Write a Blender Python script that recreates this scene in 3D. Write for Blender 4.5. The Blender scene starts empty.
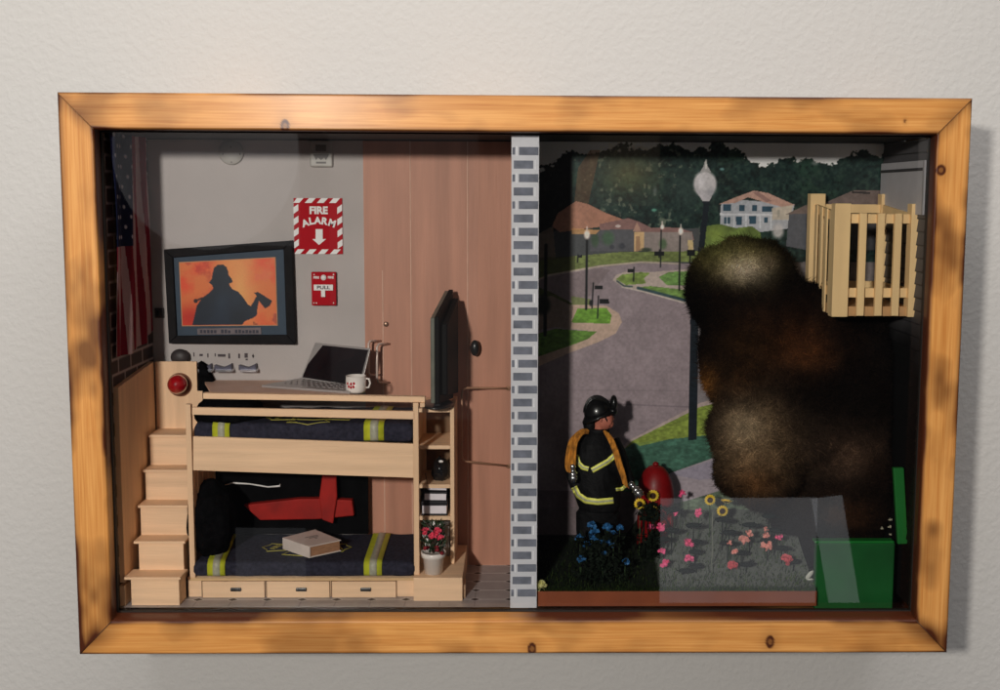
import bpy, bmesh, math, random
import numpy as np
from mathutils import Vector, Matrix, Euler, noise
from mathutils.bvhtree import BVHTree
random.seed(7)
S = bpy.context.scene
C = bpy.context.collection

# ---------------------------------------------------------------- camera (fitted to the corners of the shadow box)
RX, RY, RZ, CX, CY, CZ, F, H, SX, SY = (-0.10223205357561897, -0.005217518876144102, -0.016606792346313338,
    -0.000145023444851146, -0.8556783955095157, 0.15027717054459513, 1.072421160271001, 0.4570097583713812,
    0.03552168516506389, -0.039837875942859965)
W = .72
cam = bpy.data.cameras.new('camera'); co = bpy.data.objects.new('camera', cam); C.objects.link(co)
co.location = (CX, CY, CZ); co.rotation_euler = (math.pi/2+RX, RY, RZ)
cam.sensor_width = 36; cam.lens = 36*F; cam.shift_x = -SX
cam.shift_y = SY
cam.clip_start = .01; cam.clip_end = 100
S.camera = co
RM = Euler((math.pi/2+RX, RY, RZ)).to_matrix()
CL = Vector((CX, CY, CZ))
def ray(px, py):
    return RM @ Vector(((px-500-1000*SX)/1000/F, (345+1000*SY-py)/1000/F, -1))
def P(px, py, y):
    d = ray(px, py); t = (y-CY)/d.y
    return Vector((CX+t*d.x, y, CZ+t*d.z))
def PZ(px, py, z):
    d = ray(px, py); t = (z-CZ)/d.z
    return CL+d*t
def PX(px, py, x):
    d = ray(px, py); t = (x-CX)/d.x
    return CL+d*t
RMI = RM.transposed()
RN = np.array(RMI)
def proj_np(Pn):
    q = (Pn-np.array(CL)) @ RN.T
    return 500+1000*F*q[:,0]/-q[:,2]+1000*SX, 345-1000*F*q[:,1]/-q[:,2]+1000*SY

YG, YB, YW = .020, .134, .146           # glass plane, back board, wall
XI, ZI = W/2-.0275, H/2-.0285            # half width / height of the opening
XB = XI+.0045                             # half width of the box behind the rails

# ---------------------------------------------------------------- colours and materials
def lin(c):
    return tuple(((v/255)/12.92 if v/255 <= .04045 else ((v/255+.055)/1.055)**2.4) for v in c)
def A(r, g, b, k=1.0):
    return tuple(min(.95, v*k) for v in lin((r, g, b)))
MATS = {}
def mat(name, col, rough=.6, var=.12, nscale=60, bump=0, bscale=400, spec=.4, metal=0, stretch=None, col2=None, coat=0):
    if name in MATS: return MATS[name]
    m = bpy.data.materials.new(name); m.use_nodes = True; nt = m.node_tree; N = nt.nodes; L = nt.links
    b = N['Principled BSDF']; b.inputs['Roughness'].default_value = rough
    b.inputs['Specular IOR Level'].default_value = spec; b.inputs['Metallic'].default_value = metal
    b.inputs['Coat Weight'].default_value = coat
    tc = N.new('ShaderNodeTexCoord'); mp = N.new('ShaderNodeMapping')
    if stretch: mp.inputs['Scale'].default_value = stretch
    L.new(tc.outputs['Object'], mp.inputs['Vector'])
    n = N.new('ShaderNodeTexNoise'); n.inputs['Scale'].default_value = nscale; n.inputs['Detail'].default_value = 6
    L.new(mp.outputs[0], n.inputs['Vector'])
    r = N.new('ShaderNodeValToRGB'); r.color_ramp.elements[0].position = .3; r.color_ramp.elements[1].position = .7
    c2 = col2 or tuple(min(1, v*(1+var)) for v in col)
    c1 = col if col2 else tuple(v*(1-var) for v in col)
    r.color_ramp.elements[0].color = (*c1, 1); r.color_ramp.elements[1].color = (*c2, 1)
    L.new(n.outputs['Fac'], r.inputs['Fac']); L.new(r.outputs[0], b.inputs['Base Color'])
    if bump:
        n2 = N.new('ShaderNodeTexNoise'); n2.inputs['Scale'].default_value = bscale; n2.inputs['Detail'].default_value = 4
        L.new(mp.outputs[0], n2.inputs['Vector'])
        bp = N.new('ShaderNodeBump'); bp.inputs['Strength'].default_value = bump; bp.inputs['Distance'].default_value = .001
        L.new(n2.outputs['Fac'], bp.inputs['Height']); L.new(bp.outputs[0], b.inputs['Normal'])
    MATS[name] = m; return m
def vmat(name, rough=.5, spec=.3, nvar=.1, nscale=500, bump=0):
    m = bpy.data.materials.new(name); m.use_nodes = True; nt = m.node_tree; N = nt.nodes; L = nt.links
    b = N['Principled BSDF']; b.inputs['Roughness'].default_value = rough; b.inputs['Specular IOR Level'].default_value = spec
    a = N.new('ShaderNodeAttribute'); a.attribute_name = 'Col'
    tc = N.new('ShaderNodeTexCoord'); n = N.new('ShaderNodeTexNoise'); n.inputs['Scale'].default_value = nscale
    L.new(tc.outputs['Object'], n.inputs['Vector'])
    mr = N.new('ShaderNodeMapRange'); mr.inputs['To Min'].default_value = 1-nvar; mr.inputs['To Max'].default_value = 1+nvar
    L.new(n.outputs['Fac'], mr.inputs['Value'])
    mx = N.new('ShaderNodeVectorMath'); mx.operation = 'SCALE'
    L.new(a.outputs['Color'], mx.inputs[0]); L.new(mr.outputs[0], mx.inputs['Scale']); L.new(mx.outputs[0], b.inputs['Base Color'])
    if bump:
        bp = N.new('ShaderNodeBump'); bp.inputs['Strength'].default_value = bump; bp.inputs['Distance'].default_value = .0006
        L.new(n.outputs['Fac'], bp.inputs['Height']); L.new(bp.outputs[0], b.inputs['Normal'])
    return m
def wood_mat(name, axis, base, dark, burn, burnamt=.5, knots=()):
    """scorched pine: fine grain along axis, wide blotches of burn, knots at given object coordinates"""
    m = bpy.data.materials.new(name); m.use_nodes = True; nt = m.node_tree; N = nt.nodes; L = nt.links
    b = N['Principled BSDF']; b.inputs['Roughness'].default_value = .5; b.inputs['Specular IOR Level'].default_value = .3; b.inputs['Coat Weight'].default_value = .15
    b.inputs['Coat Roughness'].default_value = .25
    tc = N.new('ShaderNodeTexCoord')
    def noi(sc, stretch, det=5, dist=0):
        mp = N.new('ShaderNodeMapping'); mp.inputs['Scale'].default_value = stretch
        L.new(tc.outputs['Object'], mp.inputs['Vector'])
        n = N.new('ShaderNodeTexNoise'); n.inputs['Scale'].default_value = sc; n.inputs['Detail'].default_value = det
        n.inputs['Distortion'].default_value = dist
        L.new(mp.outputs[0], n.inputs['Vector']); return n
    along = {'x': (.025, 1, 1), 'z': (1, 1, .025)}[axis]
    blot = {'x': (.45, 1.0, .7), 'z': (.7, 1.0, .45)}[axis]
    g = noi(620, along, 6, .25)
    r = N.new('ShaderNodeValToRGB'); r.color_ramp.elements[0].position = .32; r.color_ramp.elements[1].position = .62
    r.color_ramp.elements[0].color = (*dark, 1); r.color_ramp.elements[1].color = (*base, 1); L.new(g.outputs['Fac'], r.inputs['Fac'])
    g2 = noi(150, along, 4, .8)
    r2 = N.new('ShaderNodeValToRGB'); r2.color_ramp.elements[0].position = .35; r2.color_ramp.elements[1].position = .65
    r2.color_ramp.elements[0].color = (.90, .83, .72, 1); r2.color_ramp.elements[1].color = (1.05, 1.03, 1, 1); L.new(g2.outputs['Fac'], r2.inputs['Fac'])
    mul = N.new('ShaderNodeMixRGB'); mul.blend_type = 'MULTIPLY'; mul.inputs[0].default_value = 1
    L.new(r.outputs[0], mul.inputs[1]); L.new(r2.outputs[0], mul.inputs[2])
    bl = noi(26, blot, 3, .3)
    rb = N.new('ShaderNodeValToRGB'); rb.color_ramp.elements[0].position = .56; rb.color_ramp.elements[1].position = .74
    rb.color_ramp.elements[0].color = (0, 0, 0, 1); rb.color_ramp.elements[1].color = (burnamt,)*3+(1,)
    L.new(bl.outputs['Fac'], rb.inputs['Fac'])
    att = N.new('ShaderNodeAttribute'); att.attribute_name = 'Burn'
    ad = N.new('ShaderNodeMath'); ad.operation = 'MAXIMUM'; L.new(rb.outputs[0], ad.inputs[0]); L.new(att.outputs['Fac'], ad.inputs[1])
    mx = N.new('ShaderNodeMixRGB'); L.new(ad.outputs[0], mx.inputs[0]); L.new(mul.outputs[0], mx.inputs[1]); mx.inputs[2].default_value = (*burn, 1)
    L.new(mx.outputs[0], b.inputs['Base Color'])
    bp = N.new('ShaderNodeBump'); bp.inputs['Strength'].default_value = .25; bp.inputs['Distance'].default_value = .0006
    L.new(g.outputs['Fac'], bp.inputs['Height']); L.new(bp.outputs[0], b.inputs['Normal'])
    return m

# ---------------------------------------------------------------- mesh builder
class MB:
    def __init__(s): s.v = []; s.f = []; s.c = None; s.smooth = []
    def add(s, vs, fs, smooth=False):
        o = len(s.v); s.v += [tuple(v) for v in vs]; s.f += [tuple(i+o for i in f) for f in fs]; s.smooth += [smooth]*len(fs); return s
    def box(s, x0, x1, y0, y1, z0, z1):
        v = [(x, y, z) for x in (x0, x1) for y in (y0, y1) for z in (z0, z1)]
        return s.add(v, [(0,1,3,2), (4,6,7,5), (0,4,5,1), (2,3,7,6), (0,2,6,4), (1,5,7,3)])
    def pb(s, a, b, c, d, y0, y1, yr=None):
        """box whose front face (at depth yr or y0) covers picture columns a..c, rows b..d"""
        yr = y0 if yr is None else yr
        my, mx = (b+d)/2, (a+c)/2
        return s.box(P(a, my, yr).x, P(c, my, yr).x, y0, y1, P(mx, d, yr).z, P(mx, b, yr).z)
    def prism(s, pts, y0, y1):
        """pts: (x,z) counter-clockwise or not, extruded in y"""
        n = len(pts); v = [(p[0], y0, p[1]) for p in pts]+[(p[0], y1, p[1]) for p in pts]
        f = [tuple(range(n)), tuple(range(2*n-1, n-1, -1))]+[(i, i+n, (i+1) % n+n, (i+1) % n) for i in range(n)]
        return s.add(v, f)
    def pp(s, pxs, y0, y1):
        return s.prism([(P(a, b, y0).x, P(a, b, y0).z) for a, b in pxs], y0, y1)
    def tube(s, pts, r, n=8, cap=True):
        pts = [Vector(p) for p in pts]; rs = r if isinstance(r, (list, tuple)) else [r]*len(pts)
        vs = []; fs = []; up = None
        for i, p in enumerate(pts):
            t = (pts[min(i+1, len(pts)-1)]-pts[max(i-1, 0)]).normalized()
            if up is None: up = Vector((0, 0, 1)) if abs(t.z) < .9 else Vector((1, 0, 0))
            a = t.cross(up).normalized(); b = a.cross(t).normalized(); up = b
            for k in range(n):
                w = 2*math.pi*k/n; vs.append(p+(a*math.cos(w)+b*math.sin(w))*rs[i])
        for i in range(len(pts)-1):
            for k in range(n):
                fs.append((i*n+k, i*n+(k+1) % n, (i+1)*n+(k+1) % n, (i+1)*n+k))
        if cap: fs += [tuple(range(n))[::-1], tuple((len(pts)-1)*n+k for k in range(n))]
        return s.add(vs, fs, True)
    def ell(s, c, r, nu=20, nv=12, zmin=-1.0, rot=None):
        """ellipsoid; zmin > -1 cuts it off below"""
        c = Vector(c); r = (r,)*3 if not hasattr(r, '__len__') else r
        t0 = math.acos(max(-1, zmin)); vs = []; fs = []
        for j in range(nv+1):
            t = t0*j/nv
            for i in range(nu):
                w = 2*math.pi*i/nu
                q = Vector((r[0]*math.sin(t)*math.cos(w), r[1]*math.sin(t)*math.sin(w), r[2]*math.cos(t)))
                if rot: q = rot @ q
                vs.append(c+q)
        for j in range(nv):
            for i in range(nu):
                fs.append((j*nu+i, (j+1)*nu+i, (j+1)*nu+(i+1) % nu, j*nu+(i+1) % nu))
        fs.append(tuple(nv*nu+i for i in range(nu)))
        return s.add(vs, fs, True)
    def lathe(s, c, prof, n=24, axis='z'):
        """prof: list of (radius, height); round the given axis"""
        c = Vector(c); vs = []; fs = []
        for r, h in prof:
            for k in range(n):
                w = 2*math.pi*k/n
                q = {'z': Vector((r*math.cos(w), r*math.sin(w), h)), 'y': Vector((r*math.cos(w), h, r*math.sin(w))),
                     'x': Vector((h, r*math.cos(w), r*math.sin(w)))}[axis]
                vs.append(c+q)
        for j in range(len(prof)-1):
            for k in range(n): fs.append((j*n+k, j*n+(k+1) % n, (j+1)*n+(k+1) % n, (j+1)*n+k))
        fs += [tuple(range(n))[::-1], tuple((len(prof)-1)*n+k for k in range(n))]
        return s.add(vs, fs, True)
    def build(s, name, m, parent=None, bevel=0, origin=None, seg=2, fixn=True):
        me = bpy.data.meshes.new(name)
        o = bpy.data.objects.new(name, me); C.objects.link(o)
        off = Vector(origin) if origin is not None else Vector((0, 0, 0))
        me.from_pydata([tuple(Vector(v)-off) for v in s.v], [], s.f)
        for p, sm in zip(me.polygons, s.smooth): p.use_smooth = sm
        if fixn:
            bm = bmesh.new(); bm.from_mesh(me); bmesh.ops.recalc_face_normals(bm, faces=bm.faces); bm.to_mesh(me); bm.free()
        o.location = off
        if m: me.materials.append(m)
        if parent:
            o.parent = parent
            o.location = off-root_loc(parent)
        if bevel:
            b = o.modifiers.new('bevel', 'BEVEL'); b.width = bevel; b.segments = seg; b.limit_method = 'ANGLE'
        return o
def root_loc(p):
    l = Vector(p.location)
    while p.parent: p = p.parent; l += p.location
    return l
def tag(o, label=None, cat=None, group=None, kind=None):
    if label: o['label'] = label
    if cat: o['category'] = cat
    if group: o['group'] = group
    if kind: o['kind'] = kind
    return o
def thing(name, label, cat, loc=(0, 0, 0), group=None):
    o = bpy.data.objects.new(name, None); C.objects.link(o); o.location = loc; o.empty_display_size = .01
    return tag(o, label, cat, group)
def colour(o, cols, name='Col'):
    a = o.data.color_attributes.new(name, 'FLOAT_COLOR', 'POINT')
    arr = np.ones((len(o.data.vertices), 4), dtype=np.float32); arr[:, :cols.shape[1]] = cols
    a.data.foreach_set('color', arr.ravel())

# ---------------------------------------------------------------- painting of printed sheets (what is printed on them)
def fbm(X, Y, seed, sc, octs=4):
    """value noise in numpy"""
    rs = np.random.RandomState(seed); out = np.zeros_like(X); amp = 1; tot = 0
    for o in range(octs):
        T = rs.rand(64, 64); u = X/sc*(2**o)+17.3*o; v = Y/sc*(2**o)+5.1*o
        iu = np.floor(u).astype(int); iv = np.floor(v).astype(int); fu = u-iu; fv = v-iv
        fu = fu*fu*(3-2*fu); fv = fv*fv*(3-2*fv)
        a = T[iu % 64, iv % 64]; b = T[(iu+1) % 64, iv % 64]; c = T[iu % 64, (iv+1) % 64]; d = T[(iu+1) % 64, (iv+1) % 64]
        out += amp*((a*(1-fu)+b*fu)*(1-fv)+(c*(1-fu)+d*fu)*fv); tot += amp; amp *= .5
    return out/tot
class Print:
    def __init__(s, X, Y, base): s.X = X; s.Y = Y; s.c = np.tile(np.array(base, float), (len(X), 1))
    def inside(s, poly):
        ins = np.zeros(len(s.X), bool); n = len(poly)
        for i in range(n):
            x0, y0 = poly[i]; x1, y1 = poly[(i+1) % n]
            if y0 == y1: continue
            c = ((y0 > s.Y) != (y1 > s.Y)) & (s.X < (x1-x0)*(s.Y-y0)/(y1-y0)+x0)
            ins ^= c
        return ins
    def put(s, mask, col, a=1.0, var=0, seed=1, sc=12):
        col = np.array(col, float)
        if mask.dtype == bool: w = mask.astype(float)*a
        else: w = mask*a
        k = 1+var*(fbm(s.X, s.Y, seed, sc)-.5)*2 if var else np.ones(len(s.X))
        s.c = s.c*(1-w[:, None])+(col[None, :]*k[:, None])*w[:, None]; return s
    def poly(s, pts, col, a=1.0, var=0, seed=1, sc=12): return s.put(s.inside(pts), col, a, var, seed, sc)
    def line(s, pts, w, col, a=1.0):
        d = np.full(len(s.X), 1e9)
        for (x0, y0), (x1, y1) in zip(pts, pts[1:]):
            L = max(1e-9, (x1-x0)**2+(y1-y0)**2); t = np.clip(((s.X-x0)*(x1-x0)+(s.Y-y0)*(y1-y0))/L, 0, 1)
            d = np.minimum(d, np.hypot(s.X-x0-t*(x1-x0), s.Y-y0-t*(y1-y0)))
        return s.put(np.clip(w/2+.5-d, 0, 1), col, a)
    def ell(s, cx, cy, rx, ry, col, a=1.0, soft=.15):
        d = np.hypot((s.X-cx)/rx, (s.Y-cy)/ry); return s.put(np.clip((1-d)/soft, 0, 1), col, a)
    def glow(s, cx, cy, rx, ry, col, a=1.0):
        d = np.hypot((s.X-cx)/rx, (s.Y-cy)/ry); return s.put(np.exp(-d*d*1.5), col, a)
    def lin(s, k=1.0):
        c = np.clip(s.c, 0, 255)/255; return np.clip(np.where(c <= .04045, c/12.92, ((c+.055)/1.055)**2.4)*k, 0, .95)
def grid(fn, nu, nv):
    """grid mesh data from fn(u,v)->xyz arrays"""
    u, v = np.meshgrid(np.linspace(0, 1, nu), np.linspace(0, 1, nv), indexing='ij')
    pts = fn(u.ravel(), v.ravel()); idx = np.arange(nu*nv).reshape(nu, nv)
    f = np.stack([idx[:-1, :-1], idx[1:, :-1], idx[1:, 1:], idx[:-1, 1:]], -1).reshape(-1, 4)
    return pts, f, u.ravel(), v.ravel()
def gridobj(name, pts, f, m, parent=None, smooth=False):
    me = bpy.data.meshes.new(name); o = bpy.data.objects.new(name, me); C.objects.link(o)
    me.vertices.add(len(pts)); me.vertices.foreach_set('co', pts.astype(np.float32).ravel())
    me.loops.add(f.size); me.loops.foreach_set('vertex_index', f.astype(np.int32).ravel())
    me.polygons.add(len(f)); me.polygons.foreach_set('loop_start', np.arange(0, f.size, 4, dtype=np.int32))
    me.update(calc_edges=True); me.validate()
    if smooth: me.polygons.foreach_set('use_smooth', np.ones(len(f), bool))
    me.materials.append(m)
    if parent:
        o.parent = parent; o.location = -root_loc(parent)
    return o

KP = 1.75       # print albedo = picture value * KP
# ================================================================ THE WALL
def wall():
    m = bpy.data.materials.new('wall_paint'); m.use_nodes = True; nt = m.node_tree; N = nt.nodes; L = nt.links
    b = N['Principled BSDF']; b.inputs['Roughness'].default_value = .75; b.inputs['Base Color'].default_value = (.60, .588, .562, 1)
    tc = N.new('ShaderNodeTexCoord'); n = N.new('ShaderNodeTexNoise'); n.inputs['Scale'].default_value = 150; n.inputs['Detail'].default_value = 4
    n2 = N.new('ShaderNodeTexNoise'); n2.inputs['Scale'].default_value = 420; n2.inputs['Detail'].default_value = 3
    L.new(tc.outputs['Object'], n.inputs['Vector']); L.new(tc.outputs['Object'], n2.inputs['Vector'])
    r = N.new('ShaderNodeValToRGB'); r.color_ramp.elements[0].position = .42; r.color_ramp.elements[1].position = .62
    L.new(n.outputs['Fac'], r.inputs['Fac'])
    ad = N.new('ShaderNodeMath'); ad.operation = 'MULTIPLY_ADD'; ad.inputs[1].default_value = .25; L.new(n2.outputs['Fac'], ad.inputs[0]); L.new(r.outputs[0], ad.inputs[2])
    bp = N.new('ShaderNodeBump'); bp.inputs['Strength'].default_value = .4; bp.inputs['Distance'].default_value = .0005
    L.new(ad.outputs[0], bp.inputs['Height']); L.new(bp.outputs[0], b.inputs['Normal'])
    w = MB().box(-2, 2, YW, YW+.05, -1.6, 1.6).build('wall', m); tag(w, kind='structure')
wall()

# ================================================================ SHADOW BOX
box = thing('shadow_box', 'scorched pine shadow box frame with glass front hanging on the pale wall', 'shadow box', (0, .07, -H/2))
pine = A(222, 162, 92, .98); pined = A(204, 138, 70, .96); burn = A(92, 40, 12, .6)
wx = wood_mat('scorched_pine_along', 'x', pine, pined, burn, .22)
wz = wood_mat('scorched_pine_upright', 'z', pine, pined, burn, .3)
def rail(name, corners, m, knots=(), axis='x'):
    """mitred rail, front surface a fine grid so the scorching can be stored on it"""
    (ax, az), (bx, bz), (cx, cz), (dx, dz) = corners           # outer a->b, inner d->c
    n1, n2, n3 = 520, 40, 5
    prof = []                                                  # (t across 0 outer..1 inner, y)
    for yy in (YW-.001, .08, .02, .0012): prof.append((0, yy))
    prof.append((.04, 0))
    for k in range(1, n2): prof.append((.04+.92*k/n2, 0))
    prof.append((.96, 0))
    for yy in (.0015, .01, YG+.004): prof.append((1, yy))
    t = np.array([p[0] for p in prof]); yv = np.array([p[1] for p in prof])
    u = np.linspace(0, 1, n1); U, T = np.meshgrid(u, t, indexing='ij'); _, YY = np.meshgrid(u, yv, indexing='ij')
    ox, oz = ax+(bx-ax)*U, az+(bz-az)*U; ix, iz = dx+(cx-dx)*U, dz+(cz-dz)*U
    X = ox+(ix-ox)*T; Z = oz+(iz-oz)*T
    X = X+np.sign(X)*np.where((np.abs(T-1) < 1e-6) & (YY > .001), YY*.14, 0)
    pts = np.stack([X, YY, Z], -1).reshape(-1, 3); idx = np.arange(n1*len(prof)).reshape(n1, len(prof))
    f = np.stack([idx[:-1, :-1], idx[1:, :-1], idx[1:, 1:], idx[:-1, 1:]], -1).reshape(-1, 4)
    o = gridobj(name, pts, f, m, box)
    # scorch marks: torch passes along the edges, round the knots and down the inner lip
    U1, T1 = U.ravel(), T.ravel(); px = pts[:, 0]*1000; pz = pts[:, 2]*1000
    s = {'top_rail': 3, 'bottom_rail': 11, 'left_rail': 23, 'right_rail': 31}[name]
    along = px if axis == 'x' else pz; across = pz if axis == 'x' else px
    nz = fbm(along, across*1.6, s, 46, 3); nz2 = fbm(along, across*3, s+50, 90, 2)
    edge = np.clip(1-np.minimum(T1/(.20 if axis == 'z' else .10), (1-T1)/.13), 0, 1)+.8*np.clip(1-np.minimum(U1, 1-U1)/.035, 0, 1)*np.clip(1-np.abs(T1-.5), 0, 1)
    b = np.clip((nz-.50)*3.4, 0, 1)*(.8 if axis == 'z' else .45)+edge**1.3*np.clip((nz2-.12)*2.4, 0, 1)*1.0+(.35 if name == 'bottom_rail' else .8)*(pts[:, 1] > .004)*np.clip((nz2-.2)*2, .3, 1)*(T1 > .9)
    b = np.maximum(b, .55*np.clip(1-np.abs(U1-.5+.5)/.02, 0, 1))
    for kx, kz, r in knots:
        q = P(kx, kz, 0); d = np.hypot((pts[:, 0]-q.x)/(r*(.7 if axis == 'x' else 1)), (pts[:, 2]-q.z)/(r*1.1))
        kt = np.exp(-((d-.75)/.28)**2)*1.25+np.exp(-(d/.6)**2)*.75; b = np.maximum(b, np.clip(kt, 0, 1)); b = np.maximum(b, .3*np.exp(-(d/2.2)**2))
    colour(o, np.clip(np.stack([b, b, b], -1), 0, 1), 'Burn')
    return o
a_, b_ = W/2, H/2
rail('top_rail', [(-a_, b_), (a_, b_), (XI, ZI), (-XI, ZI)], wx, [(285, 126, .0050), (905, 121, .0012)])
rail('bottom_rail', [(a_, -b_), (-a_, -b_), (-XI, -ZI), (XI, -ZI)], wx, [(532, 649, .0050), (770, 642, .0052), (533, 617, .003), (770, 617, .003)])
rail('left_rail', [(-a_, -b_), (-a_, b_), (-XI, ZI), (-XI, -ZI)], wz, [], 'z')
rail('right_rail', [(a_, b_), (a_, -b_), (XI, -ZI), (XI, ZI)], wz, [(941, 170, .004)], 'z')
# dark groove lines of the four mitred corners
blackw = mat('blackened_wood', (.012, .009, .007), .7)
for sx in (-1, 1):
    for sz in (-1, 1):
        p0 = Vector((sx*(a_-.001), -.0003, sz*(b_-.001))); p1 = Vector((sx*XI, -.0003, sz*ZI))
        MB().tube([p0, p1], .00032, 6).build('mitre_joint', mat('mitre_filler', A(120, 80, 40)) if sz > 0 else mat('mitre_gap', A(60, 34, 16)), box)
dark = mat('box_inside_black', (.010, .009, .009), .8)
MB().box(-XB, XB, YB, YB+.003, -ZI-.004, ZI+.004).build('back_board', dark, box)
MB().box(-XB, XB, YG+.004, YB, ZI-.0005, ZI+.003).build('ceiling_board', dark, box)
# glass bead and glass
for nm, bx in (('bead', (-XB+.0016, -XB+.0032, -ZI, ZI)), ('bead', (XB-.0022, XB-.0016, -ZI, ZI)), ('bead', (-XB+.0032, XB-.0022, ZI-.0012, ZI)), ('bead', (-XB+.0032, XB-.0022, -ZI, -ZI+.0010))):
    MB().box(bx[0], bx[1], YG-.0012, YG+.0035, bx[2], bx[3]).build(nm, blackw, box)
def glass():
    m = bpy.data.materials.new('glass'); m.use_nodes = True; nt = m.node_tree; N = nt.nodes; L = nt.links
    N.remove(N['Principled BSDF']); out = N['Material Output']
    tr = N.new('ShaderNodeBsdfTransparent'); tr.inputs[0].default_value = (.97, .98, .975, 1)
    gl = N.new('ShaderNodeBsdfGlossy'); gl.inputs['Roughness'].default_value = 0.015
    fr = N.new('ShaderNodeFresnel'); fr.inputs['IOR'].default_value = 1.5
    mu = N.new('ShaderNodeMath'); mu.operation = 'MULTIPLY'; mu.inputs[1].default_value = 1.35; L.new(fr.outputs[0], mu.inputs[0])
    tcg = N.new('ShaderNodeTexCoord'); ng = N.new('ShaderNodeTexNoise'); ng.inputs['Scale'].default_value = 9; ng.inputs['Detail'].default_value = 7; ng.inputs['Distortion'].default_value = 1.5
    L.new(tcg.outputs['Object'], ng.inputs['Vector']); mg_ = N.new('ShaderNodeMapRange'); mg_.inputs['From Min'].default_value = .3; mg_.inputs['From Max'].default_value = .7
    mg_.inputs['To Min'].default_value = 1.05; mg_.inputs['To Max'].default_value = 1.75; L.new(ng.outputs['Fac'], mg_.inputs['Value']); L.new(mg_.outputs[0], mu.inputs[1])
    mx = N.new('ShaderNodeMixShader'); L.new(mu.outputs[0], mx.inputs[0]); L.new(tr.outputs[0], mx.inputs[1]); L.new(gl.outputs[0], mx.inputs[2])
    L.new(mx.outputs[0], out.inputs['Surface'])
    g = MB().add([(-XB+.0018, YG, -ZI+.0005), (XB-.0018, YG, -ZI+.0005), (XB-.0018, YG, ZI-.0005), (-XB+.0018, YG, ZI-.0005)], [(0, 1, 2, 3)]).build('glass_pane', m, box)
glass()

# ================================================================ ROOM SHELL, LEFT (fire station bunk room)
XD0, XD1 = P(511, 370, YG+.004).x, P(537.5, 370, YG+.004).x       # brick divider
YI = YG+.0045
greyp = mat('grey_wall_print', A(184, 176, 173, 1.0), .7, .07, 14, .15, 300, .25)
gw = MB().box(-XB+.0012, P(366, 300, YB).x, YB-.003, YB-.0004, -ZI+.0012, ZI-.0012).build('room_wall', greyp)
tag(gw, 'plain warm grey back wall of the miniature bunk room', 'wall')
# wooden locker wall
lk = thing('wardrobe', 'tall reddish wood wardrobe covering the right half of the bunk room back wall', 'wardrobe', (P(440, 563, YB).x, YB-.003, -ZI+.0015))
lockw = mat('reddish_veneer', A(182, 130, 108, 1.08), .5, .14, 90, .15, 500, .3, stretch=(1, 1, .07))
gapm = mat('pale_joint', A(214, 172, 150, 1), .6)
lx = [366, 384, 412, 468, 509.5]
x_ = [P(v, 350, YB).x for v in lx]; x_[-1] = XD0-.0003
MB().box(x_[0], x_[-1], YB-.004, YB-.0008, -ZI+.0015, ZI-.0015).build('carcass', gapm, lk)
for i in range(4):
    if i == 1: MB().box(x_[1]-.0005, x_[1]+.0005, YB-.0058, YB-.0043, -ZI+.0015, P(384, 270, YB).z).build('pale_joint', gapm, lk, .0002); continue
    MB().box(x_[i]+(.0001 if i else 0), x_[i+1 if i else 2]-.0001, YB-.0055, YB-.0042, -ZI+.0015, ZI-.0015).build('door', lockw, lk, .0001)
    if i: MB().box(x_[i]-.0005, x_[i]+.0005, YB-.0058, YB-.0043, -ZI+.0015, ZI-.0015).build('pale_joint', gapm, lk, .0002)
steel = mat('satin_steel', A(205, 186, 176, 1.1), .35, .08, 60, metal=.25)
def pt(a, b, y): return P(a, b, y)
MB().tube([pt(381, 341, YB-.005), pt(370, 341, YB-.016), pt(368.5, 344, YB-.018), pt(368.5, 372, YB-.018), pt(370, 375, YB-.016), pt(381, 375, YB-.005)], .0011, 8).build('handle', steel, lk)
MB().tube([pt(390, 344, YB-.005), pt(379, 344, YB-.016), pt(377, 347, YB-.018), pt(377, 379, YB-.018), pt(379, 382.5, YB-.016), pt(390, 382.5, YB-.005)], .0011, 8).build('handle', steel, lk)
MB().lathe(P(386, 324, YB-.0056), [(.0022, 0), (.0024, -.0012), (.0018, -.0018)], 20, 'y').build('lock', mat('bronze', (.32, .2, .14), .35, metal=.7), lk)
blk = mat('black_plastic', (.012, .012, .013), .3, .2, spec=.5)
# grab bar and black peg
gb = thing('grab_bar', 'bent brown wire grab bar standing out from the wardrobe beside the shelf tower', 'bar', P(488, 462, YB))
cop = mat('brown_metal', A(190, 146, 118), .4, .15, metal=.2)
MB().tube([pt(508, 388.5, YB-.006), pt(489, 388, YB-.012), pt(467, 388, YB-.024), pt(463, 389.5, YB-.026), pt(462, 394, YB-.026), pt(461.5, 455, YB-.026), pt(463, 460, YB-.026), pt(466, 461.5, YB-.024), pt(508, 466, YB-.006)], .0010, 8).build('rail', cop, gb)
for yy in (388.3, 466): MB().lathe(P(508, yy, YB-.0055), [(.0022, 0), (.0022, -.001)], 16, 'y').build('rosette', cop, gb)
pg = MB().ell(P(475, 348, YB-.0125), (.0042, .004, .0075)).build('knob', blk, lk)
MB().lathe(P(475, 348, YB-.0056), [(.0025, 0), (.0022, -.004)], 16, 'y').build('stem', blk, pg)

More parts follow.
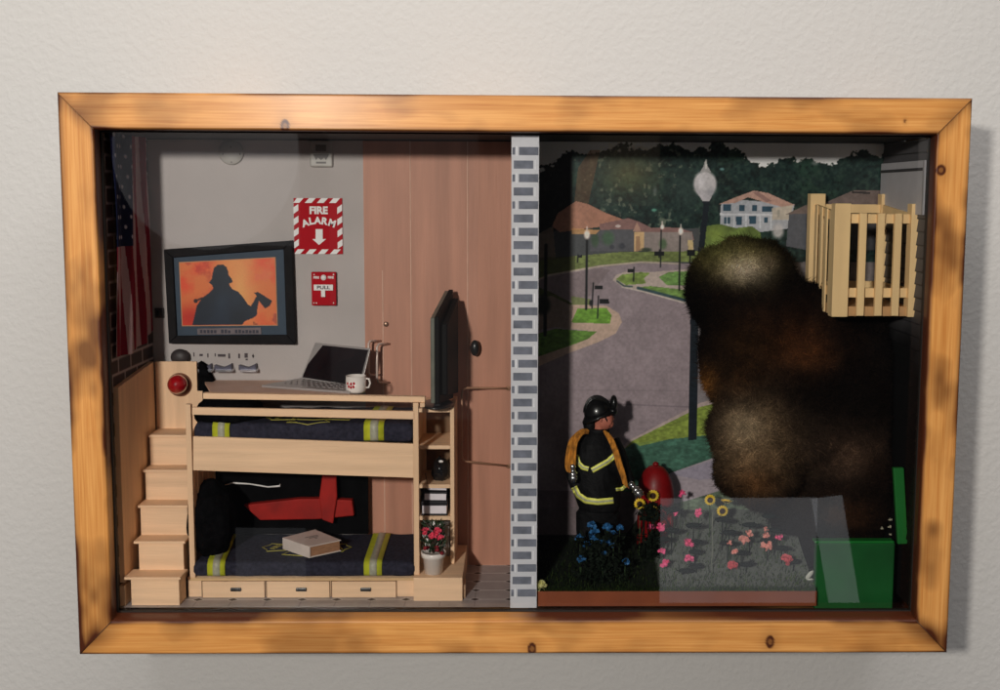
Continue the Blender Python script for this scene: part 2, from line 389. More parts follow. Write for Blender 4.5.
# brick wall print, left side
def left_wall():
    pts, f, u, v = grid(lambda u, v: np.stack([np.full_like(u, -XB+.0012), YI+(YB-.0035-YI)*u, -ZI+.002+(2*ZI-.004)*v], -1), 120, 420)
    Y = pts[:, 1]*1000; Z = pts[:, 2]*1000
    p = Print(Y, Z, (46, 38, 38))
    row = np.floor((Z+300)/13.0); zz = (Z+300) % 13.0; yy = (Y+row % 2*14.5) % 29
    m = np.clip(1.6-np.minimum(zz, 13-zz), 0, 1)+np.clip(1.6-np.minimum(yy, 29-yy), 0, 1)
    p.put(np.clip(m, 0, 1), (150, 140, 138), .9)
    o = gridobj('brick_wall', pts, f, vmat('brick_print', .7, .2)); colour(o, p.lin(1.7))
    tag(o, 'dark printed brick side wall behind the hanging flag', 'wall')
left_wall()
# striped flag on it
def flag():
    z0, z1 = P(122, 352, .06).z, P(120, 128, .06).z
    y0, y1 = YI+.006, YB-.012
    def fn(u, v):
        y = y0+(y1-y0)*u; z = z1+(z0-z1)*v+.012*(u*v)-.006*np.sin(u*3)*v
        x = -XB+.0042+.0022*np.sin(u*17+v*2.5)+.0014*np.sin(u*31+v*5)
        return np.stack([x, y-.016*v*(1-u)*0+.004*np.sin(v*3)*(1-u), z], -1)
    pts, f, u, v = grid(fn, 190, 360)
    # hung upright: stripes run down, star field at the top near the glass
    p = Print(u*100, v*230, (176, 150, 152))
    k = np.floor(u*13+.25*np.sin(v*5)).astype(int) % 2 == 0
    p.put(k, (120, 22, 40))
    can = (u < .54) & (v < .52)
    p.put(can, (20, 26, 58))
    for i in range(9):
        for j in range(11):
            if (i+j) % 2 == 0: p.ell(4+i*5.6, 8+j*10.2, 1.5, 2.6, (190, 190, 200), 1, .4)
    o = gridobj('flag', pts, f, vmat('flag_cloth', .85, .1, .15, 900), smooth=True); colour(o, p.lin(1.15))
    sd = o.modifiers.new('cloth', 'SOLIDIFY'); sd.thickness = .0004
    tag(o, 'red and white striped flag with blue star field hanging on the brick side wall', 'flag')
flag()
sw = thing('light_switch', 'small dark double switch plate low on the left edge of the grey wall', 'switch', P(157, 313, YB-.004))
MB().pb(154.5, 308, 164, 318, YB-.0045, YB-.003).build('plate', mat('dark_plate', A(70, 62, 60)), sw, .0004)
for a in (156, 160.5): MB().pb(a, 310, a+2.6, 316, YB-.006, YB-.0045).build('rocker', blk, sw)

# floor with octagon tiles
def floor_left():
    x0, x1 = -XB+.0012, XD0-.0002
    pts, f, u, v = grid(lambda u, v: np.stack([x0+(x1-x0)*u, YI+(YB-.004-YI)*v, np.full_like(u, -ZI+.002)], -1), 720, 230)
    X = pts[:, 0]*1000; Y = pts[:, 1]*1000
    q = P(474, 609, .0)
    cx = PZ(474, 609, -ZI+.002); dx, dy = 29.8, 21.5
    ax = (X-cx.x*1000) % dx; ax = np.minimum(ax, dx-ax); ay = (Y-cx.y*1000) % dy; ay = np.minimum(ay, dy-ay)
    p = Print(X, Y, (158, 152, 152)); p.put(np.ones(len(X), bool), (158, 152, 152), .6, .18, 4, 15)
    p.put(np.clip(1.1-ay, 0, 1)*(ax > 4), (214, 212, 212)); p.put(np.clip(.8-ax, 0, 1)*(ay > 3), (118, 112, 112))
    d = ax/4.2+ay/3.2
    p.put(np.clip(1-np.abs(d-1.25)*3, 0, 1), (205, 203, 203)); p.put(np.clip((1-d)*5, 0, 1), (26, 24, 26))
    o = gridobj('floor', pts, f, vmat('tile_print', .4, .4, .05)); colour(o, p.lin(1.0)); tag(o, kind='structure')
floor_left()

# divider
dv = thing('divider_wall', 'upright partition with a pale front edge of small grey bricks between the two scenes', 'wall', ((XD0+XD1)/2, YI, -ZI+.0015))
MB().box(XD0, XD1, YI, YB-.0005, -ZI+.0015, ZI-.0015).build('partition', mat('partition_board', A(120, 110, 105), .7), dv)
MB().box(XD0-.0001, XD1+.0003, YI-.0008, YI-.0001, -ZI+.0016, ZI-.0016).build('mortar_edge', mat('pale_mortar', A(208, 208, 213, 1.0), .5, .04), dv)
bk = MB(); br = MB(); wD = XD1-XD0; n = 37
top = P(524, 134, YI).z; step = (P(524, 134, YI).z-P(524, 602, YI).z)/36
for i in range(37):
    zc = top-step*(i+.25); h2 = step*.30
    if zc-h2 < -ZI+.003 or zc+h2 > ZI-.003: continue
    if i % 2 == 0:
        bk.box(XD0+wD*.08, XD0+wD*.80, YI-.0012, YI-.0007, zc-h2, zc+h2)
        br.box(XD0+wD*.86, XD0+wD*.89, YI-.0010, YI-.0007, zc-h2*1.2, zc+h2*1.2)
    else:
        bk.box(XD0+wD*.27, XD0+wD*.99, YI-.0012, YI-.0007, zc-h2, zc+h2); bk.box(XD0+wD*.03, XD0+wD*.13, YI-.0012, YI-.0007, zc-h2*.9, zc+h2*.9)
        br.box(XD0+wD*.17, XD0+wD*.2, YI-.0010, YI-.0007, zc-h2*1.2, zc+h2*1.2)
bk.build('bricks', mat('slate_brick', A(112, 116, 128, 1.0), .7, .28, 90, .4, 900), dv, .0003)
br.build('joint_lines', mat('pale_line', A(235, 235, 240, 1), .5), dv)

# ---------------- things on the grey wall
YWF = YB-.0032
sd_ = thing('smoke_detector', 'round white smoke detector high on the grey wall', 'smoke detector', P(231, 152, YWF))
ivory = mat('ivory_plastic', A(176, 172, 166, 1.0), .45, .05)
MB().lathe(P(231.5, 152.5, YWF), [(.0112, 0), (.0112, -.0016), (.0100, -.0026), (.0045, -.0032)], 36, 'y').build('housing', ivory, sd_)
gdot = mat('grey_mark', A(110, 106, 104), .5)
for a, b in ((231, 147), (240, 154), (231.5, 162), (223, 154)): MB().lathe(P(a, b, YWF-.0027), [(.0006, 0), (.0006, -.0005)], 8, 'y').build('slot', gdot, sd_)
th = thing('emergency_light', 'white rounded rectangular alarm unit high above the fire alarm sign', 'alarm unit', P(320, 153, YWF))
MB().pb(309.5, 140, 332.5, 167, YWF-.003, YWF).build('housing', ivory, th, .0026, seg=4)
MB().pb(315.5, 144.5, 326, 151, YWF-.0034, YWF-.0029).build('grey_lens_or_reflection', mat('grey_lens', A(120, 118, 112)), th, .0002)
MB().pp([(313, 154), (329, 154), (326, 160), (324, 157.5), (321, 160), (318, 157.5), (316, 160)], YWF-.0034, YWF-.0029).build('emblem', gdot, th)
MB().pb(316, 161.5, 326, 163.5, YWF-.0034, YWF-.0029).build('grille', gdot, th)
def text(s, name, m, parent, center, size, rz=0, thick=.0002, bold=.0, normal='front', sx=1.0):
    cu = bpy.data.curves.new(name, 'FONT'); cu.body = s; cu.size = size; cu.align_x = 'CENTER'; cu.align_y = 'CENTER'
    cu.extrude = thick; cu.offset = bold
    t = bpy.data.objects.new('t', cu); C.objects.link(t)
    dg = bpy.context.evaluated_depsgraph_get(); me = bpy.data.meshes.new_from_object(t.evaluated_get(dg))
    bpy.data.objects.remove(t); me.name = name
    me.transform(Matrix.Diagonal((sx, 1, 1, 1)))
    me.transform(Matrix.Rotation(rz, 4, 'Z'))
    if normal == 'front': me.transform(Matrix.Rotation(math.pi/2, 4, 'X'))
    me.materials.clear(); me.materials.append(m)
    o = bpy.data.objects.new(name, me); C.objects.link(o)
    o.location = Vector(center)
    if parent: o.parent = parent; o.location = Vector(center)-root_loc(parent)
    return o
red = mat('sign_red', A(178, 10, 28, 1.0), .6, .05, spec=.1); white = mat('sign_white', A(225, 222, 220, 1.1), .45, .03)
fs = thing('fire_alarm_sign', 'red fire alarm sign with striped border and white down arrow', 'sign', P(318.5, 226, YWF))
MB().pb(294, 198, 342.5, 254, YWF-.0010, YWF).build('plate', red, fs)
q0 = P(294, 226, YWF).x; q1 = P(342.5, 226, YWF).x; zt = P(318, 198, YWF).z; zb = P(318, 254, YWF).z; bw = .0044; sw_ = (q1-q0)
st = MB()
def clipstripe(x0, x1, z0, z1, nst, ph, horizontal):
    for k in range(nst):
        if horizontal:
            p = (x1-x0)/nst; a = x0+p*(k+ph); w = p*.55; sh = (z1-z0)
            quad = [(a-sh*.45, z0), (a+w-sh*.45, z0), (a+w+sh*.45, z1), (a+sh*.45, z1)]
            quad = [(min(max(x, x0), x1), z) for x, z in quad]
        else:
            p = (z1-z0)/nst; a = z0+p*(k+ph); w = p*.55; sh = (x1-x0)
            quad = [(x0, a-sh*.35), (x1, a+sh*.35), (x1, a+w+sh*.35), (x0, a+w-sh*.35)]
            quad = [(x, min(max(z, z0), z1)) for x, z in quad]
        if abs(quad[0][0]-quad[1][0])+abs(quad[0][1]-quad[3][1]) > .001: st.prism(quad, YWF-.0014, YWF-.0009)
clipstripe(q0, q1, zt-bw, zt, 4, .12, True); clipstripe(q0, q1, zb, zb+bw, 4, .12, True)
clipstripe(q0, q0+bw, zb+bw, zt-bw, 4, .2, False); clipstripe(q1-bw, q1, zb+bw, zt-bw, 4, .2, False)
st.build('stripes', white, fs)
text('FIRE', 'lettering', white, fs, P(318.5, 210.6, YWF-.0013), .0092, 0, .0002, .0004)
for ch, a, b, rz in (('A', 305.3, 223.3, .32), ('L', 311.3, 221.3, .16), ('A', 317.6, 220.7, 0), ('R', 324.2, 221.4, -.14), ('M', 332, 223.4, -.32)):
    text(ch, 'lettering', white, fs, P(a, b, YWF-.0013), .0086, rz, .0002, .0004)
MB().pp([(315.6, 229), (322.6, 229), (322.6, 239), (326, 239), (319, 245), (312.4, 239), (315.6, 239)], YWF-.0014, YWF-.0009).build('arrow', white, fs)
ps = thing('pull_station', 'small red fire alarm pull station below the fire alarm sign', 'alarm pull station', P(323.5, 289, YWF))
MB().pb(311.5, 272, 336, 305.5, YWF-.0045, YWF).build('housing', red, ps, .0006)
MB().pb(313.6, 284.6, 333, 290.5, YWF-.0062, YWF-.0044).build('pull_bar', white, ps, .0003)
MB().pb(321, 290, 325.2, 297, YWF-.0062, YWF-.0044).build('pull_handle', white, ps, .0003)
text('PULL', 'lettering', mat('ink', (.05, .04, .05)), ps, P(323.3, 287.6, YWF-.0063), .0042, 0, .0001, .0001, sx=1.3)
text('FIRE', 'lettering', white, ps, P(316.3, 277.5, YWF-.0046), .0030, 0, .0002, .0001)
text('FIRE', 'lettering', white, ps, P(330.8, 277.5, YWF-.0046), .0030, 0, .0002, .0001)
MB().lathe(P(323.6, 277.5, YWF-.0044), [(.0026, 0), (.0026, -.0006), (.001, -.0008)], 18, 'y').build('badge', white, ps)
for a, b in ((314, 274.5), (333.6, 274.5), (314, 303), (333.6, 303), (316.5, 303)): MB().ell(P(a, b, YWF-.0047), .0007, 8, 6).build('screw', white, ps)

# framed picture
def bil(q, u, v):
    (x0, y0), (x1, y1), (x2, y2), (x3, y3) = q                  # TL TR BR BL
    return ((x0*(1-u)+x1*u)*(1-v)+(x3*(1-u)+x2*u)*v, (y0*(1-u)+y1*u)*(1-v)+(y3*(1-u)+y2*u)*v)
pic = thing('framed_picture', 'black framed picture of a firefighter silhouette against flames', 'picture', P(230, 345, YWF))
QO = [(163.5, 249.5), (292, 240.5), (295.5, 344.5), (168.7, 343.5)]
QI = [(172.5, 257.5), (283.5, 249), (286.5, 335), (176.5, 336)]
QP = [(179.7, 262.9), (274.8, 257.8), (276.9, 324.8), (182.6, 325.4)]
fr = MB()
for i in range(4):
    j = (i+1) % 4; fr.pp([QO[i], QO[j], QI[j], QI[i]], YWF-.007, YWF)
fr.build('frame', mat('black_frame', (.009, .008, .009), .7, .3, 80, spec=.15), pic, .0006)
MB().pp(QI, YWF-.004, YWF-.0002).build('mat_board', mat('blue_grey_mat', A(48, 66, 84, .9), .6, .15, 60), pic)
MB().pp([(178.9, 262.1), (275.6, 257), (277.7, 325.6), (181.8, 326.2)], YWF-.0044, YWF-.0039).build('print_border', mat('sand_border', A(190, 140, 100)), pic)
def flame():
    def fn(u, v):
        a, b = bil(QP, u, v); n = len(u); out = np.zeros((n, 3))
        for i in range(n): out[i] = P(a[i], b[i], YWF-.0047)
        return out
    pts, f, u, v = grid(fn, 150, 110)
    X, Y = u*100, v*70
    p = Print(X, Y, (226, 120, 66)); n1 = fbm(X, Y, 5, 22, 5); n2 = fbm(X, Y, 9, 10, 4)
    p.put(np.clip((n1-.42)*4, 0, 1), (232, 80, 48), .9); p.glow(62, 30, 20, 60, (238, 170, 100), .95); p.glow(52, 8, 22, 14, (235, 150, 85), .7)
    p.glow(10, 62, 26, 18, (190, 40, 26), .85); p.put(np.clip((n2-.55)*6, 0, 1)*(X < 35), (180, 50, 40), .5)
    p.put(np.clip((n2-.57)*8, 0, 1)*(X > 75)*(Y > 58), (110, 50, 40), .8); p.put(np.clip((n2-.5)*6, 0, 1)*(X > 78), (230, 110, 80), .5)
    s = (22, 34, 50)
    # helmet with wide brim, shoulders, raised right arm holding an axe
    p.poly([(34, 13), (36, 7), (40, 4), (45, 4), (49, 7), (50.5, 12), (51, 16), (54, 20), (55, 24), (51, 25), (52, 28), (54, 31),
            (60, 34), (65, 40), (70, 48), (73, 50), (77, 44), (79, 40), (82, 44), (80, 52), (79, 60), (74, 63), (66, 66), (63, 70),
            (10, 70), (13, 60), (16, 48), (22, 40), (30, 34), (34, 30), (33, 26), (30, 23), (33, 19)], s, 1, .25, 3, 20)
    p.poly([(77, 36), (81, 35), (96, 45), (93, 50), (88, 53), (83, 46), (80, 43), (79, 38)], (30, 30, 42))
    p.line([(80, 44), (76, 50)], 3, s); p.ell(15, 43, 2.4, 2.6, (50, 30, 34)); p.line([(15, 43), (22, 40)], 2, (50, 30, 34))
    p.glow(42, 45, 10, 16, (38, 58, 80), .5)
    o = gridobj('print', pts, f, vmat('flame_print', .4, .3, .06), pic); colour(o, p.lin(1.0))
flame()
MB().pp([(197, 328.5), (261, 327.5), (261.5, 334.3), (197.5, 334.6)], YWF-.0052, YWF-.0039).build('name_plate', mat('plate_grey', A(110, 100, 104)), pic, .0002)
tx = MB(); r0 = random.Random(3)
for k in range(17):
    a = 200+k*3.5
    if k in (5, 9): continue
    tx.pb(a, 329.6+r0.random(), a+2.3, 333.2, YWF-.0056, YWF-.0051)
tx.build('plate_marks', mat('plate_ink', (.03, .03, .05)), pic)

# row of hooks over the desk
hk = thing('key_rack', 'row of three small bow shaped metal hooks with tiny symbols above them', 'hook rack', P(225, 372, YWF))
chrome = mat('chrome', (.6, .6, .64), .2, .1, metal=.85); ink = mat('ink_grey', A(66, 56, 60), .6)
for cx in (202.5, 223, 247.5):
    MB().pp([(cx-9, 365), (cx-4, 366.5), (cx, 367.5), (cx+4, 366), (cx+8, 363.7), (cx+9, 370.5), (cx-9, 370.5)], YWF-.006, YWF-.0001).build('hook', mat('hook_blue_grey', A(84, 82, 96), .35, metal=.5), hk, .0005)
    MB().pb(cx-8, 369.6, cx+9, 372.4, YWF-.009, YWF-.0001).build('hook_lip', chrome, hk, .0004)
for a, b, w, h in ((193.8, 354.5, .8, 4), (201, 355, 3.2, 2), (207.7, 355.5, 1, 4), (215, 355, .8, 3), (221.5, 355.5, 7.5, 2.5), (229, 356, 1.6, 5), (239, 356, 1.6, 4.5), (246, 355.5, 3, 4.5), (246.5, 359.5, 2, 1.5), (253, 356, 2, 1.2), (253, 356, .9, 3.6)):
    MB().pb(a-w/2, b-h/2, a+w/2, b+h/2, YWF-.0006, YWF-.0001).build('symbol', ink, hk)

# ================================================================ STAIRS
birch = mat('birch_plywood', A(222, 188, 154, 1.2), .6, .10, 150, .25, 900, .25, stretch=(.06, 1, 1))
birchz = mat('birch_plywood_upright', A(220, 185, 150, 1.18), .6, .10, 150, .25, 900, .25, stretch=(1, 1, .06))
ply = mat('plywood_edge', A(206, 172, 128, 1.1), .6, .12, 300, stretch=(.2, 1, 4))
sc_ = thing('staircase', 'light plywood staircase with five steps climbing beside the bunk bed', 'stairs', P(150, 614, .05))
steps = [(.0265, 124, 180.5, 577.5, 585, 128, 176.5, 614), (.043, 133.5, 185, 541.5, 546, 137, 182, 577), (.059, 137.5, 187.5, 505.5, 510.5, 140, 187, 541),
         (.075, 143, 188, 470, 475, 146, 188, 506), (.091, 148.5, 188, 435, 440, 151.5, 188, 470)]
for i, (y0, a, b, t0, t1, ra, rb, bot) in enumerate(steps):
    yn = steps[i+1][0]+.004 if i < 4 else .122
    stp = MB().pb(a, t0, b, t0+2.6, y0, yn).build('tread', birch, sc_, .0004)
    zt_ = P((a+b)/2, t0+2.6, y0).z; zb_ = -ZI+.0022 if i == 0 else P((a+b)/2, steps[i-1][3]+2.4, y0+.002).z
    xa = P(ra, 500, y0+.002).x; xb = P(rb, 500, y0+.002).x
    MB().box(xa, xb, y0+.002, yn, zb_, zt_-.0001).build('riser', birch, sc_, .0003)
pxl = -XB+.0045
zs0 = P(118, 387.5, .03).z; zs1 = P(118, 583, .03).z; zs2 = P(155, 361.5, .118).z
side = MB()
xL0, xL1 = P(114.5, 480, .030).x, P(121.5, 480, .030).x
side.add([(x, y, z) for x in (xL0, xL1) for (y, z) in ((.030, zs1), (.030, zs0), (.118, zs2), (.118, zs1))],
         [(0, 1, 2, 3), (7, 6, 5, 4), (0, 4, 5, 1), (1, 5, 6, 2), (2, 6, 7, 3), (3, 7, 4, 0)])
side.build('side_panel', birchz, sc_, .0004)
MB().pb(114.5, 586, 125.5, 613.5, .029, .06).build('plinth_post', birchz, sc_, .0004)
MB().pb(156, 361.5, 197.5, 440, .1185, .1205).build('back_panel', birchz, sc_, .0004)
MB().pb(197.5, 391, 203, 436, .1185, .1205).build('back_lug', birchz, sc_, .0003)
kn = thing('alarm_lamp', 'glossy red dome lamp on the back panel above the stairs', 'lamp', P(178, 384, .118))
MB().lathe(P(180, 384.5, .1184), [(.0108, 0), (.0108, -.0016), (.0085, -.0028)], 30, 'y').build('base_ring', mat('brown_ring', A(130, 84, 66), .5), kn)
MB().ell(P(177.5, 384.3, .109), (.0088, .0095, .0088), 30, 18).build('dome', mat('red_lens', A(150, 14, 22, 1.1), .08, .2, spec=.8, coat=1), kn)

# ================================================================ BUNK BED + DESK BOARD
YF, YR = .048, YB-.008
bed = thing('bunk_bed', 'light plywood bunk bed with drawers under the lower bunk', 'bunk bed', P(300, 603, .08))
for a in (187.5, 413.5): MB().pb(a, 404.5 if a < 300 else 403, a+5.4, 578, YF-.001, YF+.004).build('post', birchz, bed, .0004)
for a in (187.5, 413.5):
    x0 = P(a, 500, YF).x; MB().box(x0+.0002, x0+.0048, YR-.004, YR, P(300, 603, YF).z, P(a, 424, YF).z).build('post', birchz, bed, .0004)
MB().pp([(192, 407.5), (414, 411.5), (414, 419.5), (192, 414.8)], YF-.002, YF+.0015).build('guard_rail', birch, bed, .0004)
MB().pp([(193, 436.5), (413.5, 444), (413.5, 478), (193, 470.5)], YF-.001, YF+.002).build('bunk_panel', birch, bed, .0004)
zU = P(300, 452, YF).z
xbl, xbr = P(193, 500, YF).x, P(413.5, 500, YF).x
MB().box(xbl, xbr, YF+.002, YR, zU-.003, zU-.0005).build('slat_base', birch, bed)
# lower base with drawers
base = MB().pb(188, 577, 415, 603, YF+.001, YR).build('drawer_base', birch, bed, .0005)
MB().pb(190, 578.2, 414, 581, YF-.0015, YF+.001).build('top_moulding', ply, bed, .0004); MB().pb(190, 600, 414, 603, YF-.0015, YF+.001).build('bottom_moulding', ply, bed, .0004)
for a, b in ((202.5, 264.5), (266.8, 329.5), (332, 396)):
    MB().pb(a-.8, 580.9, b+.8, 600.2, YF+.0004, YF+.0013).build('drawer_gap', mat('gap_shadow', A(96, 66, 42)), bed)
    d = MB().pb(a, 581.7, b, 599.4, YF-.0010, YF+.0012).build('drawer', birch, bed, .0003)
    mid = {202.5: 235.5, 266.8: 301, 332: 365.5}[a]
    h = MB().pb(mid-5.2, 588.4, mid+5.2, 591.8, YF-.003, YF-.0010).build('handle', blk, d, .0004)
# left end wall with ripple
e = MB(); x0 = P(192.5, 500, YF+.004).x
for k in range(9): e.box(x0+.0002, x0+.0020+.0006*(k % 2), YF+.006+k*.0078, YF+.006+k*.0078+.006, P(200, 530, YF).z, zU-.003)
e.build('end_slats', birchz, bed, .0006)
# desk board
dk = thing('desk', 'long light plywood desk board above the upper bunk', 'desk', P(315, 403, .08))
MB().pp([(203, 393), (425, 396.8), (425, 402.6), (203, 399)], .053, .059).build('front_board', birch, dk, .0004)
zk = P(300, 394.4, .059).z; xk0, xk1 = P(212, 392, .059).x, P(350, 392, .059).x
MB().add([(xk0, .0592, zk-.002), (xk1, .0592, zk-.002), (P(364, 372, YB).x, YB-.0045, zk-.002), (P(205, 372, YB).x, YB-.0045, zk-.002), (xk0, .0592, zk), (xk1, .0592, zk), (P(364, 372, YB).x, YB-.0045, zk), (P(205, 372, YB).x, YB-.0045, zk)],
         [(3, 2, 1, 0), (4, 5, 6, 7), (0, 1, 5, 4), (1, 2, 6, 5), (2, 3, 7, 6), (3, 0, 4, 7)]).build('top', mat('desk_laminate', A(206, 170, 150, 1.1), .5, .05), dk)
MB().pb(420, 403.2, 424.6, 407, .05, .06).build('support', birchz, dk)

navy = mat('navy_cloth', (.026, .026, .042), .9, .35, 300, .5, 1200, .15)
lime = mat('lime_reflective', A(190, 196, 50, .95), .45, .1, 200); silv = mat('silver_reflective', A(168, 168, 150, 1.0), .4, .15, 300)
def mattress(name, label, a0, a1, ftop, fbot, yf, stripes, px_em, par_group):
    t = thing(name, label, 'mattress', P((a0+a1)/2, fbot, .08), par_group)
    x0, x1 = P(a0, ftop, yf).x, P(a1, ftop, yf).x; zt_ = P((a0+a1)/2, ftop, yf).z; zb_ = P((a0+a1)/2, fbot, yf).z; y1 = YR-.0005
    nx, ny, nz = 90, 34, 8
    # rounded slab as superellipse cross-section swept along x
    vs = []; fsx = []; ring = 48
    yc, zc = (yf+y1)/2, (zt_+zb_)/2; ry, rz = (y1-yf)/2, (zt_-zb_)/2
    for i in range(nx+1):
        u = i/nx; x = x0+(x1-x0)*u; e_ = min(1, (min(u, 1-u)*(x1-x0)/.004)) ; e_ = math.sqrt(max(0, 1-(1-e_)**2))*.5+.5 if e_ < 1 else 1
        for k in range(ring):
            w = 2*math.pi*k/ring; c, s_ = math.cos(w), math.sin(w)
            yy = abs(c)**.14*(1 if c > 0 else -1); z2 = abs(s_)**.35*(1 if s_ > 0 else -1)
            nn = noise.noise(Vector((x*60, yy*2, z2)))*.0007+noise.noise(Vector((x*25, yy*3+9, z2)))*.0008
            vs.append((x, yc+ry*yy*(e_*.06+.94)+nn*.5, zc+rz*z2*e_+nn))
    for i in range(nx):
        for k in range(ring): fsx.append((i*ring+k, i*ring+(k+1) % ring, (i+1)*ring+(k+1) % ring, (i+1)*ring+k))
    fsx += [tuple(range(ring))[::-1], tuple(nx*ring+k for k in range(ring))]
    m = MB().add(vs, fsx, True); cov = m.build('cover', navy, t)
    bv = BVHTree.FromPolygons([Vector(v) for v in m.v], m.f)
    for (fa, fb, ba, bb) in stripes:
        # ribbon up the front face and back over the top
        def edgept(s0, s1, q, off):
            xf = P(s0, fbot, yf).x; xb = PZ(s1, px_em[2], zt_).x
            if q < .22:
                z = zb_+(zt_-zb_)*(q/.22)*.98; o = Vector((xf+(xb-xf)*.03, yf-.05, z)); h = bv.ray_cast(o, Vector((0, 1, 0)))
                p = h[0] if h[0] else Vector((xf, yf, z)); return Vector((xf+(xb-xf)*.02, p.y-off, z))
            r = (q-.22)/.78; yy = yf+.0012+(y1-yf-.004)*r; xx = xf+(xb-xf)*(.03+.97*r)
            h = bv.ray_cast(Vector((xx, yy, zt_+.05)), Vector((0, 0, -1))); z = h[0].z if h[0] else zt_
            return Vector((xx, yy, z+off))
        for (c0, c1, off, mm, nm) in ((0, 1, .0007, lime, 'reflective_band'), (.32, .72, .0011, silv, 'silver_strip')):
            rb = MB(); n_ = 30; V = []
            for k in range(n_+1):
                q = k/n_
                for c in (c0, c1): V.append(edgept(fa+(fb-fa)*c, ba+(bb-ba)*c, q, off))
            rb.add(V, [(2*k, 2*k+1, 2*k+3, 2*k+2) for k in range(n_)], True)
            o = rb.build(nm, mm, t); sm = o.modifiers.new('thick', 'SOLIDIFY'); sm.thickness = .0004
    # emblem: cross outline stitched on top
    cx, cy, sx_, sy_ = px_em[0], px_em[1], px_em[3], px_em[4]
    pc = PZ(cx, cy, zt_)
    cross = []
    for q in range(4):
        for da, rr in ((-.50, .96), (-.30, .90), (0, 1.0), (.30, .90), (.50, .96), (.66, .52), (.785, .44), (.91, .52)):
            w = q*math.pi/2+da; cross.append((rr*math.cos(w), rr*math.sin(w)))
    yl = mat('lime_thread', A(168, 160, 70), .6)
    em = MB()
    def on(u, v): 
        xx = pc.x+u*sx_; yy = pc.y+v*sy_; h = bv.ray_cast(Vector((xx, yy, zt_+.05)), Vector((0, 0, -1))); return Vector((xx, yy, (h[0].z if h[0] else zt_)+.0003))
    for sc in (1, ):
        L_ = [on(u*sc, v*sc) for u, v in cross]; em.tube(L_+[L_[0]], .00045, 5)
    ring_ = [on(.42*math.cos(w*math.pi/12), .42*math.sin(w*math.pi/12)) for w in range(25)]; em.tube(ring_, .0004, 5)
    em.build('emblem', yl, t)
    le = text('FIRE', 'emblem_lettering', yl, t, on(-.68, 0)+Vector((0, 0, .0006)), sy_*.34, 1.2, .0001, .0001, 'up')
    le = text('DEPT', 'emblem_lettering', yl, t, on(.68, 0)+Vector((0, 0, .0006)), sy_*.34, -1.2, .0001, .0001, 'up')
    return t
mattress('mattress', 'navy mattress with two lime bands on the lower bunk, book lying on it', 193, 414.5, 562, 577.6, .0455,
         [(208, 225.5, 222, 240), (364, 382, 375, 392)], (307, 548, 531, .040, .022), 'navy banded mattresses of the bunk bed')
mattress('mattress', 'navy mattress with two lime bands on the upper bunk behind the guard rail', 193.5, 413, 423, 443, .0515,
         [(213, 230, 222, 240), (364, 384, 371, 390)], (312, 418, 414, .040, .02), 'navy banded mattresses of the bunk bed')
# book on lower bunk
bo = thing('book', 'thick open edged cream book lying on the lower bunk mattress', 'book', PZ(312, 545, P(300, 562, .0455).z))
def slab(m, pxs, z0, h):
    b0 = [PZ(a, b, z0) for a, b in pxs]; n = len(b0)
    m.add(b0+[p+Vector((0, 0, h)) for p in b0], [tuple(range(n))[::-1], tuple(range(n, 2*n))]+[(i, (i+1) % n, (i+1) % n+n, i+n) for i in range(n)])
zm = P(300, 562, .0455).z+.0008
zt3 = zm+.0104
FQ = [PZ(310, 546.5, zt3), PZ(283.5, 537.5, zt3), PZ(315, 529.5, zt3), PZ(341, 540, zt3)]
def fslab(z0, z1, k=0, j=0):
    c = sum(FQ, Vector())/4; V = [p.lerp(c, k) for p in FQ]; m = MB()
    m.add([Vector((p.x, p.y, z0)) for p in V]+[Vector((p.x, p.y, z1)) for p in V], [(3, 2, 1, 0), (4, 5, 6, 7), (0, 1, 5, 4), (1, 2, 6, 5), (2, 3, 7, 6), (3, 0, 4, 7)]); return m
cov = mat('cream_cover', A(205, 192, 184, 1.1), .5, .1, 60)
fslab(zm+.0010, zt3-.0010, .05).build('pages', mat('page_edges', A(158, 116, 86), .8, .3, 900, stretch=(.2, .2, 3)), bo)
cv = fslab(zt3-.0009, zt3).build('cover', cov, bo, .0002); fslab(zm, zm+.0009).build('back_cover', cov, bo, .0002)
e0 = (FQ[1]-FQ[0]).normalized(); nrm = Vector((-e0.y, e0.x, 0)); nrm = nrm if nrm.y < 0 else -nrm
MB().add([p+nrm*k+Vector((0, 0, h-zt3)) for p in (FQ[0], FQ[1]) for k in (-.0006, .0012) for h in (zm, zt3+.0001)],
         [(0, 1, 3, 2), (4, 6, 7, 5), (0, 4, 5, 1), (2, 3, 7, 6), (0, 2, 6, 4), (1, 5, 7, 3)]).build('spine', cov, bo, .0003)
inkm = mat('ink_dark', A(60, 54, 60), .6)
tm = MB(); dx_ = (FQ[3]-FQ[0]).normalized(); dy_ = (FQ[1]-FQ[0]).normalized(); cc_ = sum(FQ, Vector())/4
for r_, (w_, o_) in enumerate(((.0065, .004), (.0045, .0005), (.0012, -.003))):
    b0 = cc_+dx_*.002+dy_*o_; b0.z = zt3+.0002
    tm.add([b0-dx_*w_, b0+dx_*w_, b0+dx_*w_+dy_*.0011, b0-dx_*w_+dy_*.0011], [(0, 1, 2, 3)])
tm.build('cover_marks', inkm, bo)

